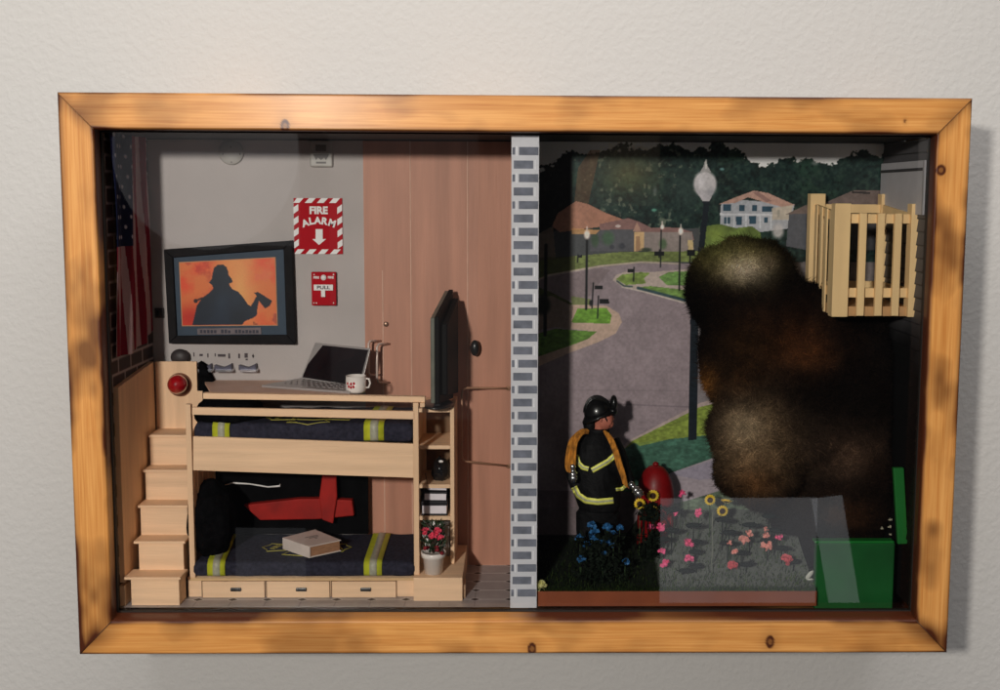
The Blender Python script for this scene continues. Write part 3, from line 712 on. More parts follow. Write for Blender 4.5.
# black pillow masses, black panel, red piece behind the lower bunk
black = mat('black_cloth', (.004, .004, .0045), .95, .4, 200, .5, 700, .0)
pw = MB()
def blob(m, c, r, amp=.06, sc=3, nu=40, nv=28, seed=0):
    c = Vector(c); vs = []; fs_ = []
    for j in range(nv+1):
        t = math.pi*j/nv
        for i in range(nu):
            w = 2*math.pi*i/nu; q = Vector((math.sin(t)*math.cos(w), math.sin(t)*math.sin(w), math.cos(t)))
            k = 1+amp*noise.fractal(q*sc+Vector((seed, 0, 0)), 1, 2, 4); vs.append(c+Vector((q.x*r[0]*k, q.y*r[1]*k, q.z*r[2]*k)))
    for j in range(nv):
        for i in range(nu): fs_.append((j*nu+i, (j+1)*nu+i, (j+1)*nu+(i+1) % nu, j*nu+(i+1) % nu))
    m.add(vs, fs_, True)
blob(pw, P(212, 520, .072), (.020, .024, .034), .14, 1.6, seed=4)
tag(pw.build('pillow', black), 'bulky black pillow standing at the left end of the lower bunk', 'pillow')
pw = MB(); blob(pw, P(230, 412, .078), (.030, .0265, .0178), .07, 1.6, seed=2)
tag(pw.build('cushion', black), 'rounded black cushion bulging above the upper bunk guard rail', 'cushion')
bp_ = thing('gear_panel', 'black panel with red cross shaped piece behind the lower bunk', 'panel', P(290, 530, YR))
MB().pb(207, 462, 368, 534, YR-.010, YR-.007).build('board', mat('gloss_black', (.004, .004, .0045), .8, .3, spec=.02), bp_)
redm = mat('deep_red', A(158, 20, 10, 1.0), .7, .25, 60)
c1 = MB(); c1.pp([(243, 505.5), (300, 499), (318, 499), (352, 500.5), (354, 516), (318, 519.5), (260, 520.5)], YR-.018, YR-.0098)
c1.pp([(323, 470), (336, 472), (337, 497), (333, 524), (322, 520), (319, 498)], YR-.021, YR-.0179); c1.build('red_cross', redm, bp_, .001)
MB().tube([P(225, 485, YR-.011), P(233, 483, YR-.012), P(250, 484, YR-.012), P(268, 487, YR-.012), P(280, 486, YR-.012), P(280, 484, YR-.012)], [.0004, .0009, .0007, .0007, .001, .0003], 6).build('reflection_curve', white, bp_)  # white curve models a reflection in the black board
sb = MB(); sb.ell(P(180, 357, .126), (.0085, .005, .0075), 24, 14)
tag(sb.build('helmet', mat('charcoal', A(60, 54, 54), .5)), 'small dark helmet peeking over the stair back panel', 'helmet')
cr = MB().pp([(199, 362), (205, 366), (218, 392), (199, 392)], YB-.014, YB-.006)  # black wedge put in where a triangular shadow falls
tag(cr.build('shadow_wedge', black), 'flat black wedge imitating a shadow between the stair panel and the desk', 'shadow_wedge')

# laptop and mug on the desk
lp = thing('laptop', 'open grey laptop with dark screen on the desk board', 'laptop', P(320, 393, .07))
alu = mat('aluminium', A(176, 170, 168, 1.0), .35, .05, metal=.3); scr = mat('laptop_screen', (.012, .01, .012), .12, .4, 30, spec=.7)
zd = zk+.0001
l_ = MB()
pL = [Vector((P(262, 390, .07).x, .080, zd)), Vector((P(347, 392, .055).x, .052, zd)), Vector((P(366, 392, .09).x, .092, zd)), Vector((P(300, 385, .115).x, .118, zd))]
b0 = [PZ(261.5, 387.5, zd), PZ(350, 394, zd), PZ(361, 388, zd), PZ(304, 379.5, zd)]
l_.add(b0+[p+Vector((0, 0, .0022)) for p in b0], [(3, 2, 1, 0), (4, 5, 6, 7), (0, 1, 5, 4), (1, 2, 6, 5), (2, 3, 7, 6), (3, 0, 4, 7)]); l_.build('base', alu, lp, .0004)
d0 = (b0[2]-b0[3]); yb_ = .118
def lq(pts_, y0, th_, nm, mm, par):
    V = [P(a, b, yy) for a, b, yy in pts_]; m_ = MB(); m_.add(V+[v+Vector((0, th_, 0)) for v in V], [(0, 1, 2, 3), (7, 6, 5, 4), (0, 4, 5, 1), (1, 5, 6, 2), (2, 6, 7, 3), (3, 7, 4, 0)]); return m_.build(nm, mm, par, .0003)
yh = b0[3].y; yh2 = b0[2].y
yh = min(yh, YB-.014); yh2 = min(yh2, YB-.014)
lq([(301, 378.5, yh), (361, 387.5, yh2), (370.5, 348.5, yh2+.006), (315, 343, yh+.006)], 0, .0018, 'lid', alu, lp)
lq([(302.3, 377.4, yh-.0004), (358.5, 386, yh2-.0004), (368, 350, yh2+.0054), (315.5, 344.5, yh+.0054)], 0, .0005, 'screen', scr, lp)
kb = MB(); 
for r_ in range(4):
    for k in range(11):
        u0, v0 = .1+.8*k/11, .15+.16*r_; c = b0[3].lerp(b0[2], u0).lerp(b0[0].lerp(b0[1], u0), v0)
        c2 = b0[3].lerp(b0[2], u0+.055).lerp(b0[0].lerp(b0[1], u0+.055), v0+.1)
        kb.box(min(c.x, c2.x), max(c.x, c2.x), min(c.y, c2.y), max(c.y, c2.y), zd+.0022, zd+.0025)
kb.build('keys', mat('key_grey', A(150, 142, 142)), lp)
mg = thing('mug', 'white mug with red print beside the laptop', 'mug', P(356.5, 394, .058))
mz = zd; mc = Vector((P(356, 385, .0705).x, .0705, mz))
cer = mat('white_ceramic', A(225, 218, 212, 1.1), .25, .03)
MB().lathe(mc, [(.0078, 0), (.0088, .002), (.0088, .0145), (.0082, .0145), (.0080, .003)], 28).build('cup', cer, mg)
MB().tube([mc+Vector((.0085, 0, .012)), mc+Vector((.0115, -.001, .0118)), mc+Vector((.0125, -.001, .008)), mc+Vector((.0112, -.001, .0042)), mc+Vector((.0085, 0, .004))], .0009, 8).build('handle', cer, mg)
mr_ = MB()
for a, z in ((-.6, .006), (-.35, .0085), (-.1, .006), (-.35, .0055), (-.75, .0085), (-.05, .0088)):
    mr_.ell(mc+Vector((.0087*math.sin(a), -.0087*math.cos(a), z)), (.0011, .0006, .0014), 8, 6)
mr_.build('red_print', red, mg)

# ================================================================ SHELF TOWER
tw = thing('shelf_tower', 'narrow open plywood shelf tower standing on a low box', 'shelf', P(437, 607, .08))
YT0, YT1 = .074, YB-.008
zp = P(437, 578, .039).z
pl = MB().pb(413.5, 578, 462.5, 607, .039, YT1+.001).build('plinth', birch, tw, .0005)
MB().pb(462.6, 585, 465.2, 604, .045, .06).build('plinth_side', birchz, tw, .0003)
ztt = P(435, 407, YT0).z
xa, xb = P(416.5, 480, YT0).x, P(452.5, 480, YT0).x
for x in (xa-.002, xb-.002): MB().box(x, x+.0036, YT0, YT1, zp+.0001, ztt).build('side', birchz, tw, .0003)
for yy in (410, 447, 486, 518):
    z = P(435, yy, YT0).z; MB().box(xa+.0017, xb-.0021, YT0+.0003, YT1, z-.0022, z+.0012).build('shelf', birch, tw, .0003)
MB().box(xa+.0017, xb-.0021, YT1-.0012, YT1-.0002, zp+.0001, ztt-.002).build('back', mat('tower_back', A(120, 92, 66), .7), tw)
cm = thing('camera', 'small black object with a shiny spot on the second tower shelf', 'ornament', P(441, 484, .09))
blob_ = MB(); blob(blob_, P(441, 470, .092), (.0082, .009, .0115), .2, 2, 24, 16, seed=9); blob_.build('body', mat('gloss_black2', (.01, .01, .011), .12, .3), cm)
MB().ell(P(441, 461.5, .083), (.0022, .001, .0012), 10, 8).build('lens', white, cm)
zsh = P(435, 518, YT0).z+.0013
pagew = mat('white_pages', A(226, 220, 226, 1.05), .6, .06); bkc = mat('black_cover', (.014, .013, .016), .4)
hts = [(.0015, 0, 'c'), (.0085, .0015, 'p'), (.0015, .010, 'c')]
bx0, bx1 = P(420.6, 510, YT0+.002).x, P(448, 510, YT0+.002).x
for (n_, zoff, th_, tilt, lab) in ((0, 0, .0125, 0, 'white paged book with black covers at the bottom of the tower stack'), (1, .0128, .0088, .05, 'middle book of the stack on the tower shelf'), (2, .0222, .0062, .14, 'topmost pale book leaning on the tower stack')):
    t = thing('book', lab, 'book', (((bx0+bx1)/2), YT0+.02, zsh+zoff), 'books stacked on the third tower shelf')
    z0 = 0; w2 = (bx1-bx0)/2-.0006-.0012*n_
    for nm, m_, h0, h1, ins in (('back_cover', bkc, 0, th_*.12, 0), ('pages', pagew, th_*.12, th_*(.72 if n_ == 0 else .8), .0008), ('cover', bkc, th_*(.72 if n_ == 0 else .8), th_, 0)):
        mm = MB().box(-w2+ins, w2-ins, -.0175+ins, .02, h0+.00005, h1)
        o = mm.build(nm, m_, None, .0002); o.parent = t
    t.rotation_euler = (0, tilt*.5, tilt)
wb = MB().pb(422.5, 526, 449.5, 561, .096, .122)
tag(wb.build('box', mat('white_card', A(205, 200, 196), .6), None, .0005), 'white card box in the bottom bay of the tower behind the flower pot', 'box')

# television edge on, on top of the tower
tv = thing('television', 'black flat television seen edge on standing on top of the shelf tower', 'television', P(437, 407, .06))
zt0 = ztt+.0012
xf = P(434, 360, .052).x
MB().ell((P(436.5, 405, .07).x, .075, zt0+.0012), (.0145, .022, .0028), 28, 8).build('stand', blk, tv)
MB().box(xf-.001, xf+.005, .06, .085, zt0, zt0+.01).build('neck', blk, tv, .001)
prof = [(.050, P(434, 403.5, .05).z), (.050, P(434, 318, .05).z), (.116, P(448, 290.5, .116).z), (.116, P(448, 398, .116).z)]
def slabx(m_, x0, x1, pr, dx=0):
    n = len(pr); m_.add([(x0+dx*(p[0]-.05), p[0], p[1]) for p in pr]+[(x1+dx*(p[0]-.05), p[0], p[1]) for p in pr], [tuple(range(n)), tuple(range(2*n-1, n-1, -1))]+[(i, i+n, (i+1) % n+n, (i+1) % n) for i in range(n)])
dxx = .12
m_ = MB(); slabx(m_, xf-.0028, xf+.0008, prof, dxx); m_.build('bezel', mat('tv_grey_edge', A(100, 102, 92), .35, .15), tv, .0006)
m_ = MB(); slabx(m_, xf+.0009, xf+.0050, [(p[0]-.001, p[1]+(.0012 if i in (1, 2) else 0)) for i, p in enumerate(prof)], dxx); m_.build('casing', mat('tv_black', (.004, .004, .004), .6, .2, spec=.08), tv, .0008)
m_ = MB(); slabx(m_, xf+.0051, xf+.0105, [(p[0]+.006*(1 if i < 2 else -1), p[1]+(-.006 if i in (1, 2) else .006)) for i, p in enumerate(prof)], dxx); m_.build('rear_housing', mat('tv_black', 0), tv, .0012)
m_ = MB(); slabx(m_, xf-.0034, xf-.0029, [(p[0]+.003*(1 if i < 2 else -1), p[1]+(-.003 if i in (1, 2) else .003)) for i, p in enumerate(prof)], dxx); m_.build('screen', scr, tv)

# potted plant
pp_ = thing('potted_plant', 'pink flowering plant in a white pot in front of the shelf tower', 'potted plant', P(433, 573, .052))
pc = Vector((P(433.5, 560, .052).x, .052, zp+.0003))
MB().lathe(pc, [(.0078, 0), (.0092, .014), (.0105, .0145), (.0108, .0190), (.0098, .0190), (.0094, .0172)], 30).build('pot', cer, pp_)
leafm = mat('dark_leaf', (.022, .045, .02), .5, .5, 200); pinkm = mat('pink_petal', A(215, 70, 96, 1.1), .6, .2, 300); crim = mat('crimson', A(130, 20, 34), .6, .2)
def leaf_quad(m_, c, d, L_, w_, rnd):
    d = d.normalized(); s = d.cross(Vector((rnd.random()-.5, rnd.random()-.5, rnd.random()))).normalized(); n_ = d.cross(s)
    m_.add([c, c+d*L_*.45+s*w_+n_*L_*.06, c+d*L_+n_*L_*-.1, c+d*L_*.45-s*w_+n_*L_*.06], [(0, 1, 2, 3)])
R = random.Random(5); lf = MB(); stt = MB(); wl = MB()
for k in range(230):
    a = R.random()*6.28; h = R.random(); r_ = .009*(1-.4*abs(h-.45))*R.random()**.4
    c = pc+Vector((r_*math.cos(a), r_*math.sin(a)*.8, .018+h*.026)); (wl if k % 9 == 0 else lf).add([], []) ; leaf_quad(wl if k % 9 == 0 else lf, c, Vector((math.cos(a), math.sin(a)*.8, .5+R.random())), .004+.002*R.random(), .0012, R)
for k in range(9):
    a = R.random()*6.28; stt.tube([pc+Vector((0, 0, .015)), pc+Vector((.003*math.cos(a), .003*math.sin(a), .03)), pc+Vector((.006*math.cos(a), .005*math.sin(a), .044))], .0005, 5)
lf.build('leaves', leafm, pp_); stt.build('stems', mat('brown_stem', (.05, .03, .02), .7), pp_); wl.build('buds', white, pp_)
def bloom(m_, c, r_, R, n=14, flat=.6):
    for k in range(n):
        a = R.random()*6.28; e_ = R.random()*1.4-.2; d = Vector((math.cos(a)*math.cos(e_), -abs(math.sin(e_))*.5+math.sin(a)*math.cos(e_)*.5, math.sin(a)*math.cos(e_)*.7+math.sin(e_)*.6))
        s = d.cross(Vector((R.random()-.5, R.random()-.5, R.random()-.5))).normalized()
        q = c+d*r_*.25
        m_.add([q-s*r_*.2, q+s*r_*.2, q+d*r_*.55+s*r_*.42, q+d*r_*.85, q+d*r_*.55-s*r_*.42], [(0, 1, 2, 3, 4)])
    m_.ell(c, r_*.42, 10, 6)
for a, b, y, r_ in ((425.5, 531.5, .046, .0038), (437.5, 532, .044, .0044), (433, 536.5, .043, .0040), (440.5, 538, .045, .0032)):
    m_ = MB(); bloom(m_, P(a, b, y), r_, R, 18); m_.build('bloom', pinkm, pp_)
m_ = MB()
for k in range(14): m_.ell(pc+Vector((R.uniform(-.009, .009), R.uniform(-.009, -.003), R.uniform(.019, .025))), (.0018, .0014, .0013), 8, 6)
m_.build('red_leaves', crim, pp_)
#PART2
# ================================================================ RIGHT SCENE: printed street, ground, siding
def street():
    x0, x1 = XD1+.0002, XB-.0012; z0, z1 = -ZI+.03, ZI-.0008; yb = YB-.0015
    pts, f, u, v = grid(lambda u, v: np.stack([x0+(x1-x0)*u, np.full_like(u, yb), z0+(z1-z0)*v], -1), 560, 660)
    X, Y = proj_np(pts); p = Print(X, Y, (98, 92, 92))
    # sky
    p.put(Y < 190, (226, 214, 206)); p.glow(850, 160, 90, 20, (212, 216, 214), .5)
    # woods
    tl = [(530, 168), (552, 166), (560, 158), (572, 150), (584, 154), (596, 149), (612, 151), (622, 144), (636, 147), (648, 152), (660, 147), (672, 142), (684, 145), (692, 152),
          (700, 147), (708, 146), (716, 141), (724, 143), (732, 148), (742, 154), (752, 161), (764, 165), (776, 160), (790, 158), (800, 160), (812, 158), (824, 162), (838, 158), (848, 154), (856, 150), (866, 151), (876, 155), (900, 152)]
    n1 = fbm(X, Y, 3, 9, 4); n2 = fbm(X, Y, 8, 26, 4); n3 = fbm(X, Y, 15, 5, 3)
    edge = np.interp(X, [a for a, b in tl], [b for a, b in tl])+(n1-.5)*12+(n3-.5)*9+(fbm(X, Y, 61, 2.6, 2)-.5)*7
    w = np.clip((Y-edge)/1.5, 0, 1)*(Y < 262)
    p.put(w, (22, 38, 36)); p.put(w*np.clip((n2-.5)*4, 0, 1), (40, 64, 50), .75); p.put(w*np.clip((n1-.55)*6, 0, 1), (14, 20, 20), .7)
    n4 = fbm(X, Y, 77, 3.2, 3); p.put(w*np.clip((n4-.52)*5, 0, 1), (50, 66, 56), .55); p.put(w*np.clip((n4-.40)*-6, 0, 1), (8, 14, 14), .6)
    p.put(w*np.clip((n3-.66)*8, 0, 1)*(X < 700), (120, 122, 104), .55)
    p.glow(628, 172, 34, 26, (84, 80, 52), .65); p.glow(690, 190, 30, 22, (52, 64, 60), .5)  # brown-olive glow paints a reflected haze over the trees
    p.poly([(578, 168), (590, 150), (600, 150), (588, 205), (574, 205)], (96, 62, 40), .55)
    p.put((X < 572)*(Y > edge)*(Y < 235), (16, 14, 16), .75)  # woods beside the divider darkened, its cast shadow painted in
    p.put(w*(X > 760)*np.clip((n1-.55)*4, 0, 1), (44, 66, 62), .6)
    p.ell(654, 210, 3.5, 2, (90, 150, 130), .8, .6); p.ell(655, 191, 3, 6, (120, 124, 124), .45, .8); p.ell(815, 163, 5, 3, (110, 112, 112), .6, .6)
    # houses on the left
    lawn = (98, 108, 62)
    p.poly([(530, 262), (530, 236), (560, 230), (570, 231), (600, 231), (700, 228), (700, 268), (530, 275)], (62, 64, 66))
    p.poly([(538, 234), (553, 226), (556, 262), (538, 264)], (110, 96, 84), .8)
    p.poly([(558, 213), (576, 201), (588, 204), (606, 213), (622, 219), (628, 222), (606, 226), (560, 232), (552, 226)], (146, 104, 86))
    p.poly([(600, 224), (628, 218), (640, 222), (652, 228), (664, 227), (680, 228), (692, 232), (694, 240), (640, 238), (600, 236)], (116, 88, 84))
    p.poly([(590, 230), (636, 229), (636, 251), (590, 251)], (74, 74, 78)); p.poly([(644, 232), (692, 232), (694, 252), (644, 252)], (122, 112, 108))
    p.poly([(633, 231), (637, 222), (641, 231)], (150, 118, 104)); p.poly([(634, 232), (644, 232), (644, 251), (634, 251)], (176, 146, 108)); p.poly([(636, 236), (640, 236), (640, 251), (636, 251)], (140, 110, 84))
    p.poly([(688, 240), (693, 240), (693, 252), (688, 252)], (170, 150, 110)); p.ell(618, 226, 3, 1.5, (190, 180, 176), .7)
    for a, b, rx, ry, c in ((595, 240, 5, 9, (50, 70, 50)), (608, 238, 8, 9, (56, 80, 58)), (646, 250, 7, 3, (34, 46, 34)), (663, 244, 5, 7, (62, 84, 56)), (622, 246, 4, 4, (48, 50, 56)), (612, 247, 3, 3, (48, 50, 56))): p.ell(a, b, rx, ry, c, .8, .5)
    p.poly([(572, 228), (600, 230), (596, 234), (572, 234)], (176, 130, 84), .8)
    # far lawn, kerb and the road
    p.poly([(530, 262), (575, 256), (620, 252), (700, 251), (700, 262), (655, 262), (600, 265), (548, 275), (530, 282)], lawn, 1, .12, 5, 20)
    p.poly([(530, 258), (575, 256), (575, 272), (530, 282)], (60, 62, 36), .6)
    p.poly([(530, 282), (548, 275), (600, 266), (641, 262.5), (700, 264), (700, 300), (760, 300), (760, 420), (668, 475), (620, 560), (530, 600)], (124, 112, 116), 1, .05, 21, 8)
    p.poly([(760, 300), (700, 300), (690, 420), (900, 420), (900, 300)], (110, 104, 106))
    p.line([(530, 283), (549, 275), (600, 266), (641, 262), (680, 263.5)], 1.6, (160, 146, 132))
    p.put((Y > 266)*(Y < 300)*(X < 640)*p.inside([(548, 277), (600, 268), (610, 270), (586, 300), (572, 306), (552, 294), (538, 290), (530, 286)]), (108, 96, 98), .8)
    # left lawns and pavement
    p.poly([(530, 284), (551, 292), (572, 303), (571, 307), (530, 300)], (66, 72, 40))
    p.poly([(571, 296), (590, 299), (590, 306), (572, 306)], (98, 108, 62), .8)
    p.poly([(571.7, 304.5), (606.5, 305.6), (619.2, 313.7), (622, 322), (615.7, 333.5), (597, 342.7), (571.7, 352), (539, 366), (530, 368), (530, 352), (571.7, 345), (597, 332), (571, 329), (571, 320)], (158, 136, 122))
    p.poly([(530, 296), (552, 296), (573, 306), (571, 330), (556, 327), (530, 332)], (112, 98, 90))
    p.poly([(571.7, 321.5), (577.5, 308.4), (606.5, 308), (611.6, 315), (610, 323.7), (572, 322.5)], (88, 124, 46), 1, .12, 6, 8)
    p.poly([(530, 336), (556, 328.5), (572, 330), (597, 331.5), (588, 339), (572, 345), (540, 356), (530, 357)], (76, 106, 44), 1, .12, 6, 8)
    # right island, its drive, lawns
    p.poly([(612.6, 280), (616, 275), (624, 272), (652, 272), (700, 268), (700, 305), (672, 300), (640, 291.5), (622, 286.5)], (156, 142, 134))
    p.poly([(616, 279), (622, 274.5), (641, 272), (650.5, 273), (644, 278), (646, 283.5), (626, 285)], (104, 122, 62), 1, .1, 7, 8)
    p.poly([(658.5, 277), (669, 272), (700, 270.5), (700, 286), (667, 285)], (92, 122, 66), 1, .1, 7, 8)
    p.poly([(640, 287), (650.5, 286), (683, 289.5), (700, 295), (700, 303), (667, 296)], (96, 122, 64), 1, .1, 7, 8)
    p.line([(638, 288), (667, 295.5), (684, 300), (702, 304)], 3, (44, 62, 66)); p.line([(617, 281), (624, 286), (632, 286.5)], 1.6, (50, 66, 66))
    p.line([(622, 287), (646, 292), (684, 303), (700, 306)], 1, (170, 160, 152))
    # seams of the road
    p.line([(575, 390), (690, 391)], .8, (104, 94, 98), .6); p.line([(640, 349), (700, 350)], .8, (108, 98, 102), .4); p.line([(615, 404), (690, 407)], 1.4, (96, 86, 92), .6)
    # lower right: kerb, lawn, pavement, lawn
    p.poly([(628, 441), (700, 403), (760, 385), (900, 380), (900, 600), (600, 600), (560, 520)], (150, 134, 130))
    p.poly([(632, 441), (700, 407), (760, 392), (900, 388), (900, 600), (600, 600), (575, 500)], (104, 118, 52), 1, .1, 8, 10)
    p.poly([(590, 470), (634, 443), (700, 436), (760, 430), (900, 420), (900, 600), (600, 600)], (54, 86, 72), 1, .2, 9, 8)
    p.poly([(632, 441), (650, 433), (700, 415), (700, 432), (640, 446)], (112, 126, 54), .8, .1, 8, 8)
    p.poly([(640, 492), (668, 474), (713, 458), (760, 446), (800, 520), (690, 501), (660, 520), (630, 520)], (140, 130, 136))
    p.poly([(668, 474), (713, 460), (760, 448), (780, 470), (700, 480)], (128, 122, 136), .8)
    p.poly([(530, 510), (600, 505), (640, 510), (686, 501), (735, 486), (900, 480), (900, 610), (530, 610)], (84, 96, 80), 1, .25, 13, 8)
    p.poly([(530, 490), (640, 492), (660, 530), (530, 540)], (92, 80, 84), .9)
    # white house and big roofs on the right
    p.poly([(721, 204), (732, 199), (794, 204), (792, 228), (760, 232), (720, 228)], (148, 150, 156))
    p.poly([(719, 204), (736, 197), (754, 190.5), (768, 193), (795, 205), (782, 207), (764, 202), (748, 197), (735, 203)], (160, 128, 116))
    p.poly([(752, 192), (758, 191.5), (772, 201), (766, 202)], (128, 100, 94))
    for a, b, c, d in ((723, 204, 731, 211), (739, 205, 744.5, 211), (752, 205, 757, 211), (762, 206, 773, 212), (724, 217, 730, 224), (736, 216.5, 742, 225), (749, 216, 756, 224), (764, 217, 768, 223), (777, 210, 779.5, 217)):
        p.poly([(a, b), (c, b), (c, d), (a, d)], (44, 66, 80))
    p.poly([(720, 213), (776, 214), (776, 216), (720, 215)], (176, 176, 180)); p.poly([(772, 208), (793, 205), (789, 220), (772, 220)], (168, 156, 140), .8)
    for xx in (727, 734, 746, 760, 771): p.line([(xx, 215), (xx, 228)], 1, (176, 178, 182))
    p.poly([(789, 214), (806, 207), (806, 250), (786, 246)], (74, 76, 82)); p.poly([(786, 214), (806, 205), (824, 203), (854, 190), (888, 190.5), (900, 194), (900, 212), (820, 214)], (96, 84, 80), 1, .1, 4, 6)
    p.poly([(852, 191), (870, 192), (870, 194), (852, 193)], (44, 40, 40)); p.poly([(806, 214), (900, 212), (900, 250), (806, 250)], (56, 56, 60))
    # shrubs by the lamp
    p.poly([(700, 232), (706, 226), (720, 224), (736, 228), (752, 226), (760, 232), (764, 250), (700, 252)], (88, 104, 52), 1, .3, 6, 6); p.glow(716, 234, 12, 8, (120, 136, 62), .7)
    p.ell(778, 231, 7.5, 9.5, (164, 160, 160), .9, .5)
    # lamps and letter boxes in the print
    blk_ = (16, 18, 20)
    for xx, y0, y1, gx, gy, rx, ry, w_ in ((587, 240, 309, 587, 234.5, 3.8, 5.8, 2.2), (661.2, 230, 267, 662.2, 226.8, 2.4, 3.2, 1.2), (680, 236, 290, 680.8, 231, 3.1, 4.6, 1.6)):
        p.line([(xx, y0), (xx-.8, y1)], w_, blk_); p.ell(gx, gy, rx, ry, (214, 196, 186), 1, .5); p.line([(gx, gy-ry-2), (gx, gy-ry+1)], 1, (190, 176, 170))
    p.line([(546, 245), (545, 335)], 3.2, blk_); p.ell(543, 305, 9, 12, (20, 26, 20), .9, .4)
    for pst, bxs in (((593.3, 283, 592, 308), (594.5, 285.5, 602.5, 289)), ((598.5, 296, 597.5, 318), (599.5, 299, 609, 303.5)), ((634, 267.5, 633.5, 281), (627.5, 269, 634.5, 272.3)), ((578, 255, 577.5, 262), (578, 255, 582, 258)), ((659.5, 250, 659, 257), (654.5, 251.5, 664, 255.5)), ((690, 253, 690, 262), (687, 250, 695, 256))):
        p.line([pst[:2], pst[2:]], 1.3, blk_); a, b, c, d = bxs; p.poly([(a, b), (c, b), (c, d), (a, d)], blk_)
    p.ell(591, 303, 2.6, 4, blk_, .9, .5)
    # the big street lamp
    p.poly([(703.6, 203), (709.4, 203), (703, 260), (698.5, 320), (696.8, 440), (688.2, 440), (690.2, 320), (697, 260)], (20, 26, 32))
    p.poly([(702, 203), (710, 203), (709, 199), (703.5, 199)], (30, 34, 40))
    p.ell(705, 184, 12.8, 14.5, (166, 162, 164), 1, .2); p.poly([(695.5, 190), (714.5, 190), (709.5, 201), (702.5, 201)], (158, 154, 158)); p.poly([(700, 172), (703.5, 166), (704.8, 161), (706.2, 161), (707.5, 166), (711, 172)], (140, 138, 138))
    p.glow(701, 181, 5, 8, (196, 192, 196), .8); p.glow(711, 192, 5, 6, (120, 120, 126), .5); p.line([(706, 160), (706, 168)], 1.5, (178, 176, 172)); p.ell(722, 169, 3, 2, (110, 150, 150), .7, .6)
    p.c = p.c*(1+.16*(fbm(X, Y, 91, 2.2, 2)-.5)+.14*(fbm(X, Y, 92, 17, 3)-.5))[:, None]
    gr = (p.c[:, 1] > p.c[:, 0]*1.08) & (Y > 250); p.c[gr] *= (1+.5*(fbm(X, Y*2, 95, 3.5, 3)-.5))[gr][:, None]
    o = gridobj('street_photo', pts, f, vmat('photo_paper', .35, .35, .03)); colour(o, p.lin(KP))
    tag(o, 'printed street photograph with winding road, lawns and street lamps behind the firefighter', 'backdrop')
    sd = o.modifiers.new('sheet', 'SOLIDIFY'); sd.thickness = .0004; sd.offset = 0
street()
def siding():
    pts, f, u, v = grid(lambda u, v: np.stack([np.full_like(u, 0), YI+(YB-.002-YI)*u, -ZI+.002+(2*ZI-.004)*v], -1), 60, 700)
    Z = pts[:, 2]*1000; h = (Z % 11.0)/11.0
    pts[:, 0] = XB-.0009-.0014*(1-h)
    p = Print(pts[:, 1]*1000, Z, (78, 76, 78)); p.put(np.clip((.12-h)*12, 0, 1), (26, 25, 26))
    n_ = fbm(pts[:, 1]*1000, Z, 5, 60, 4)
    zc = P(918, 330, .06).z*1000
    p.put(np.clip((zc+30-Z)/60+(n_-.5)*1.6, 0, 1), (9, 8, 8), .97)       # siding turns black low down
    o = gridobj('siding_wall', pts, f, vmat('siding_paint', .6, .3, .1)); colour(o, p.lin(1.1)); tag(o, 'grey clapboard house wall on the right end, black low down', 'wall')
    wn = thing('grey_lens_or_reflection', 'pale grey panel imitating a glass reflection high on the clapboard house wall', 'grey_lens_or_reflection', (XB-.004, .08, P(905, 205, .08).z))  # pale panel built in place of a reflection on the glass
    xw = XB-.004
    y0, y1 = PX(924, 180, xw).y, YB-.004
    zt_, zb_ = PX(924, 160, xw).z, PX(924, 215, xw).z
    MB().box(xw, xw+.0015, y0, y1, zb_, zt_).build('pane', mat('reflection_grey', A(178, 176, 180, 1.1), .5, .05), wn, .0003)
    MB().box(xw-.0006, xw-.0001, y0+.002, y1, zt_-.0085, zt_-.006).build('reflection_line', mat('reflection_dark', A(60, 58, 60)), wn)
    MB().box(xw-.0008, xw-.0001, y0-.001, y0+.0015, zb_, zt_).build('frame', mat('reflection_edge', A(150, 148, 150)), wn)
siding()
# planter base, earth, grass
GX0, GX1 = XD1+.0012, P(816, 600, .03).x
zg = P(680, 590.5, YI+.004).z
terra = mat('terracotta_paint', A(124, 62, 34, 1.05), .7, .14, 40, .2, 300, col2=A(138, 70, 38, 1.05))
pb_ = MB().box(GX0, GX1, YI+.003, YB-.003, -ZI+.0012, zg-.0006).build('planter', terra, None, .0006)
tag(pb_, 'terracotta brown planter block along the bottom of the garden scene', 'planter')
soil = mat('grey_green_turf', (.075, .085, .075), .95, .3, 160, .8, 500)
so = MB()
gn = 60
def gz(x, y):
    k = min(1, max(0, (x-P(630, 560, .06).x)/.02)); r = max(0, (y-.034)/.096)
    return zg+.0006+(.010+.030*k)*r
V = []; Fc = []
for i in range(gn+1):
    for j in range(25):
        x = GX0+.0005+(GX1-.0008-GX0)*i/gn; y = YI+.006+(YB-.004-YI-.006)*j/24
        V.append((x, y, gz(x, y)+.0012*noise.noise(Vector((x*60, y*60, 0)))))
for i in range(gn):
    for j in range(24): Fc.append((i*25+j, (i+1)*25+j, (i+1)*25+j+1, i*25+j+1))
so.add(V, Fc, True); so_ = so.build('ground', vmat('turf_painted_shade', .95, .1, .35, 500, .6), fixn=False)
gx = np.array(V)[:, 0]; xm = P(657, 560, .06).x; kk = np.clip((gx-xm)/.004+.5, 0, 1)[:, None]  # ground on the left painted near black to imitate shade
colour(so_, np.array([[.010, .013, .009]])*(1-kk)+np.array([[.15, .165, .145]])*kk); tag(so_, kind='structure')
